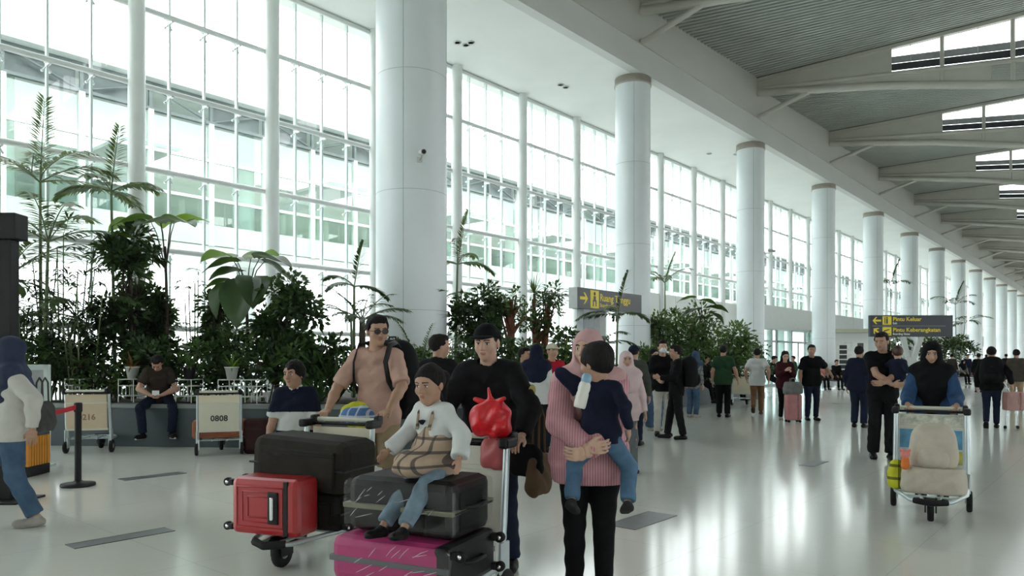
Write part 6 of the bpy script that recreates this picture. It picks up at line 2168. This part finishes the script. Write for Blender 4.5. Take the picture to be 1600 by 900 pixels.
far_person('man in a white shirt and brown trousers walking away', 1183, 648, 544, 178, dict(mat=wht, sleeve='short', hem=0.13, t=0.022, loose=0.024), dict(mat=brn, wide=1.15), sh_br, dict(kind='short'), fig=Fig(wH, build=1.05, **stride(wH, 0.24, 0.12), hl=(-0.25, 0.08, 0.86), hr=(0.27, -0.05, 0.86)))
far_person('woman in a maroon top looking at her phone beside a pink case', 1226, 657, 548, 15, dict(mat=maroon, sleeve='long', hem=0.16, t=0.018, loose=0.014), dict(mat=blk, wide=1.0), sh_w, dict(kind='long'), fem=True, tone='fair', hl=(-0.05, 0.28, 1.1), hr=(0.05, 0.28, 1.12), head=(0, 14, 0))
far_person('bearded man in a black T-shirt and dark jeans standing with one arm bent', 1268, 657, 539, 18, dict(mat=blk, sleeve='short', frac=0.8, hem=0.12, t=0.024, loose=0.024), dict(mat=djeans, wide=1.05), sh_b, dict(kind='short'), build=1.15, hl=(-0.38, 0.14, 1.0), head=(-10, 0, 0))
far_person('stocky man in a dark navy shirt seen from behind near the direction sign', 1342, 668, 541, 165, dict(mat=navy, sleeve='long', hem=0.12, t=0.026, loose=0.022), dict(mat=djeans, wide=1.3), sh_b, dict(kind='short'), build=1.25)
cs = W(1239, 15.9)
so = suitcase('pink upright case with a grey bag on top beside the woman in maroon', (cs.x, cs.y), TH, (0.32, 0.24, 0.56), mat('rose_shell', (0.42, 0.17, 0.17), 0.4, var=0.08), cloth('case_trim', (0.2, 0.12, 0.12)), 'hard', None, 0.05)
for sx in (-1, 1):
    for sy in (-1, 1):
        MB().lathe([(0, -0.015), (0.03, -0.015), (0.03, 0.015), (0, 0.015)], 12, T(sx * 0.12, sy * 0.08, -0.02) @ Matrix.Rotation(R(90), 4, 'X')).build('wheel', black_rubber, so)
bag_soft('hand_bag', 'grey hand bag resting on top of the pink upright case', 'bag', (cs.x, cs.y), 0.61, TH, (0.40, 0.20, 0.26), cloth('bag_mid_grey', (0.16, 0.165, 0.155)), 0.08)

# ---- dad in black with a child, and the woman with the trolley
pdad, dH, dZ = spot(1379, 717, 519)
far_person('man in black carrying a toddler on his arm', 1379, 717, 519, 12, dict(mat=blk, sleeve='short', hem=0.12, t=0.022, loose=0.024), dict(mat=blk2, wide=1.45), sh_b, dict(kind='short'), fig=Fig(dH, build=1.02, head=(-30, 8, 0), hl=(0.06, 0.33, 1.04), hr=(-0.05, 0.34, 1.02), hdl=(1, 0.3, 0), hdr=(-1, 0.3, 0), el=(-1, -0.2, -0.2), er=(1, -0.2, -0.2), fl=(-0.09, 0.06, 0.075), fr=(0.11, -0.05, 0.075), palm={-1: (0, -1, 0.2), 1: (0, -1, 0.2)}, twist=0), res=1.4)
ck = pdad - Vector((-ST, CT, 0)) * 0.24 + Vector((CT, ST, 0)) * 0.08
person('toddler in a dark top and grey trousers held by the man in black', ck, 150, Fig(0.84, hs=1.55, build=1.2, pelvis=(0, 0, 1.08), head=(25, 0, 0), fl=(-0.16, 0.02, 0.80), fr=(0.16, -0.02, 0.80), kl=(-1, 0.5, 0.4), kr=(1, 0.5, 0.4), hl=(-0.1, 0.1, 1.3), hr=(0.12, 0.05, 1.18), pl=30, pr=30), dict(mat=navy, sleeve='long', hem=0.02, t=0.014), dict(mat=grey, wide=1.2), sh_b, dict(kind='short', mat=mat('hair_brown', (0.05, 0.02, 0.012), 0.5)), 'fair', 1.3)
pwm = W(1456, 7.28)
person('woman in a blue jacket and long black hijab pushing the trolley with cream bags', pwm, 0,
       Fig(1.545, fem=True, build=1.12, lean=13, head=(0, 4, 0), hl=(-0.20, 0.42, 0.93), hr=(0.20, 0.42, 0.93), el=(-0.35, -0.7, -0.8), er=(0.35, -0.7, -0.8), curl=60, hdl=(0.5, 1, -0.3), hdr=(-0.5, 1, -0.3), palm={-1: (0, 0, -1), 1: (0, 0, -1)}),
       dict(mat=blue, sleeve='long', hem=0.12, t=0.028, loose=0.024, name='jacket'), dict(mat=blk, wide=1.1), sh_b, dict(kind='hijab', cloth=blk, drape=0.17, front=0.06, slope=0.9), 'mid', 1.15)
rgp, rgH, rgZ = spot(1549, 669, 541)
far_person('man in black with a black rucksack walking away pulling a pink case', 1549, 669, 541, 178, dict(mat=blk, sleeve='long', hem=0.1, t=0.026, loose=0.022), dict(mat=djeans, wide=1.05), sh_b, dict(kind='short'), fig=Fig(rgH, build=1.08, **stride(rgH, 0.18, 0.05), hr=(0.34, -0.12, 0.86)))
backpack('black rucksack on the man walking away with the pink case', (rgp.x - fwd.x * 0.16 - 0.08, rgp.y - fwd.y * 0.16), TH - sight(rgp), (0.36, 0.24, 0.50), blk2, black_plastic, rgH * 0.55, 0, False)
pcs = W(1583, 14.4)
o = suitcase('flat pink cabin case pulled by the man with the rucksack', (pcs.x, pcs.y), TH, (0.33, 0.20, 0.36), mat('rose_case', (0.40, 0.22, 0.20), 0.45, var=0.08), cloth('case_trim2', (0.25, 0.14, 0.13)), 'hard', None, 0.36)
MB().tube([(-0.06, 0, 0.34), (-0.20, -0.02, 0.56), (-0.30, -0.04, 0.60)], 0.010, 6).build('pull_handle', steel, o)
for sx in (-1, 1):
    MB().tube([(sx * 0.12, 0.0, 0.02), (sx * 0.12, 0.05, -0.33)], 0.008, 5).build('leg_strut', steel, o)
    MB().lathe([(0, -0.015), (0.03, -0.015), (0.03, 0.015), (0, 0.015)], 12, T(sx * 0.12, 0.05, -0.33) @ Matrix.Rotation(R(90), 4, 'Y')).build('wheel', black_rubber, o)
far_person('person in a brown jacket and pale trousers walking away at the edge', 1588, 640, 546, 178, dict(mat=cloth('brown_grey', (0.06, 0.05, 0.042)), sleeve='long', hem=0.1, t=0.03, loose=0.02), dict(mat=khaki, wide=1.1), sh_b, dict(kind='short'))
far_person('distant person in black and blue jeans beyond the man with the rucksack', 1529, 613, 552, 178, dict(mat=blk, sleeve='long', hem=0.1, t=0.024), dict(mat=jeans), sh_b, dict(kind='short'))

# ---- benches and waiting people far down the hall
seat_m = mat('bench_seat_black', (0.025, 0.025, 0.027), 0.5)


def bench(px, Z, n, label, rz):
    p = W(px, Z)
    o = empty('bench', (p.x, p.y, 0), rz, label, 'bench')
    for i in range(n):
        x = (i - (n - 1) / 2) * 0.6
        MB().box(x - 0.27, x + 0.27, -0.05, 0.42, 0.40, 0.45, bev=0.015).build('seat', seat_m, o)
        MB().box(x - 0.27, x + 0.27, -0.12, -0.06, 0.47, 0.88, bev=0.015).build('backrest', seat_m, o)
    MB().box(-n * 0.3, n * 0.3, 0.1, 0.18, 0.34, 0.40).build('beam', steel, o)
    for sx in (-1, 1):
        MB().box(sx * (n * 0.3 - 0.25) - 0.03, sx * (n * 0.3 - 0.25) + 0.03, -0.05, 0.40, 0.0, 0.04).box(sx * (n * 0.3 - 0.25) - 0.03, sx * (n * 0.3 - 0.25) + 0.03, 0.1, 0.18, 0.04, 0.34).build('leg', steel, o)
    return o, p


def sit_on(label, p, rz, x, H, top, bottom, hair, fem=False):
    f = Fig(H, fem=fem, pelvis=(0, 0.08, 0.45 + 0.072 * H), lean=-2, fl=(-0.07, 0.52, 0.075), fr=(0.08, 0.50, 0.075), hl=(-0.1, 0.38, 0.62), hr=(0.1, 0.38, 0.62), head=(random.Random(label).uniform(-30, 30), 12, 0))
    loc = (p.x + math.cos(rz) * x, p.y + math.sin(rz) * x)
    return person(label, loc, math.degrees(rz - TH + sight(loc)) - 180, f, top, bottom, sh_b, hair, 'mid', 2.6, 'people waiting on the far benches', face_detail=False)


rz1 = TH + R(180)
bo_, bp_ = bench(1316, 33.0, 4, 'black four-seat bench in front of the kiosk', rz1)
sit_on('person in a red and white striped top sitting on the kiosk bench', bp_, rz1, 0.9, 1.6, dict(mat=two_tone('red_stripe', (0.45, 0.10, 0.10), (0.6, 0.58, 0.56), 'stripe', 14), sleeve='short'), dict(mat=blk), dict(kind='long'), True)
sit_on('person in black sitting in the middle of the kiosk bench', bp_, rz1, 0.3, 1.62, dict(mat=blk, sleeve='long'), dict(mat=blk2), dict(kind='short'))
sit_on('person in a black hijab sitting on the kiosk bench', bp_, rz1, -0.3, 1.55, dict(mat=blk2, sleeve='long'), dict(mat=djeans), dict(kind='hijab', cloth=blk), True)
sit_on('person in a dark jacket at the end of the kiosk bench', bp_, rz1, -0.9, 1.62, dict(mat=navy, sleeve='long'), dict(mat=blk), dict(kind='short'))
bo2, bp2 = bench(1500, 40.0, 4, 'black bench far down the hall past the direction sign', rz1)
sit_on('person in a bright red top sitting on the far bench', bp2, rz1, -0.85, 1.6, dict(mat=redc, sleeve='long'), dict(mat=blk), dict(kind='short'))
sit_on('person in grey sitting on the far bench', bp2, rz1, -0.1, 1.6, dict(mat=grey, sleeve='long'), dict(mat=blk), dict(kind='hijab', cloth=blk), True)
sit_on('person in black sitting at the end of the far bench', bp2, rz1, 0.8, 1.6, dict(mat=blk, sleeve='long'), dict(mat=djeans), dict(kind='short'))
for i, (px, fy, hy, tm, bm_, lab) in enumerate(((1487, 602, 553, dbrn, blk, 'distant person in dark brown standing by the far bench'), (1512, 596, 554, navy, djeans, 'distant person in navy past the far bench'), (1541, 592, 554, grey, blk, 'distant person in grey far along the hall'), (1572, 596, 553, blk2, djeans, 'distant person in black near the end of the hall'), (1309, 600, 551, slate, djeans, 'person in slate standing by the kiosk'), (1240, 612, 556, green, blk, 'person in green by the glass exit doors'), (1345, 604, 553, maroon, blk, 'person in maroon behind the direction sign'))):
    far_person(lab, px, fy, hy, (170, 20, 160, 178, 30, -60, 10)[i], dict(mat=tm, sleeve='long', hem=0.1), dict(mat=bm_), sh_b, dict(kind='short'))

# ---- people and a trolley along the planter further down
def edge_spot(px):
    Z = 9.66 / (ST - CT * (px - CX) / FPX)
    return W(px, Z)


for px, lab, tm, hr_ in ((1097, 'person in dark clothes sitting on the planter edge behind the group', blk2, dict(kind='short')), (1143, 'person in a maroon top sitting on the planter edge past the man in green', maroon, dict(kind='hijab', cloth=blk)), (1204, 'person in black sitting at the far end of the planter edge', blk, dict(kind='short'))):
    p = edge_spot(px)
    f = Fig(1.6, pelvis=(0, -0.02, 0.73), lean=10, head=(0, 15, 0), fl=(-0.09, 0.38, 0.16), fr=(0.09, 0.38, 0.16), hl=(-0.08, 0.34, 0.84), hr=(0.08, 0.34, 0.84), kl=(-0.2, 1, 0.5), kr=(0.2, 1, 0.5))
    person(lab, p, -50 + math.degrees(TH) + math.degrees(sight(p)) + 100 - math.degrees(TH), f, dict(mat=tm, sleeve='long', hem=0.05), dict(mat=blk), sh_b, hr_, 'mid', 2.3, face_detail=False)
tq = W(1160, 21.6)
trolley((tq.x, tq.y), 150, 'distant trolley with a pale yellow panel behind the man in green', None, cream, cream)
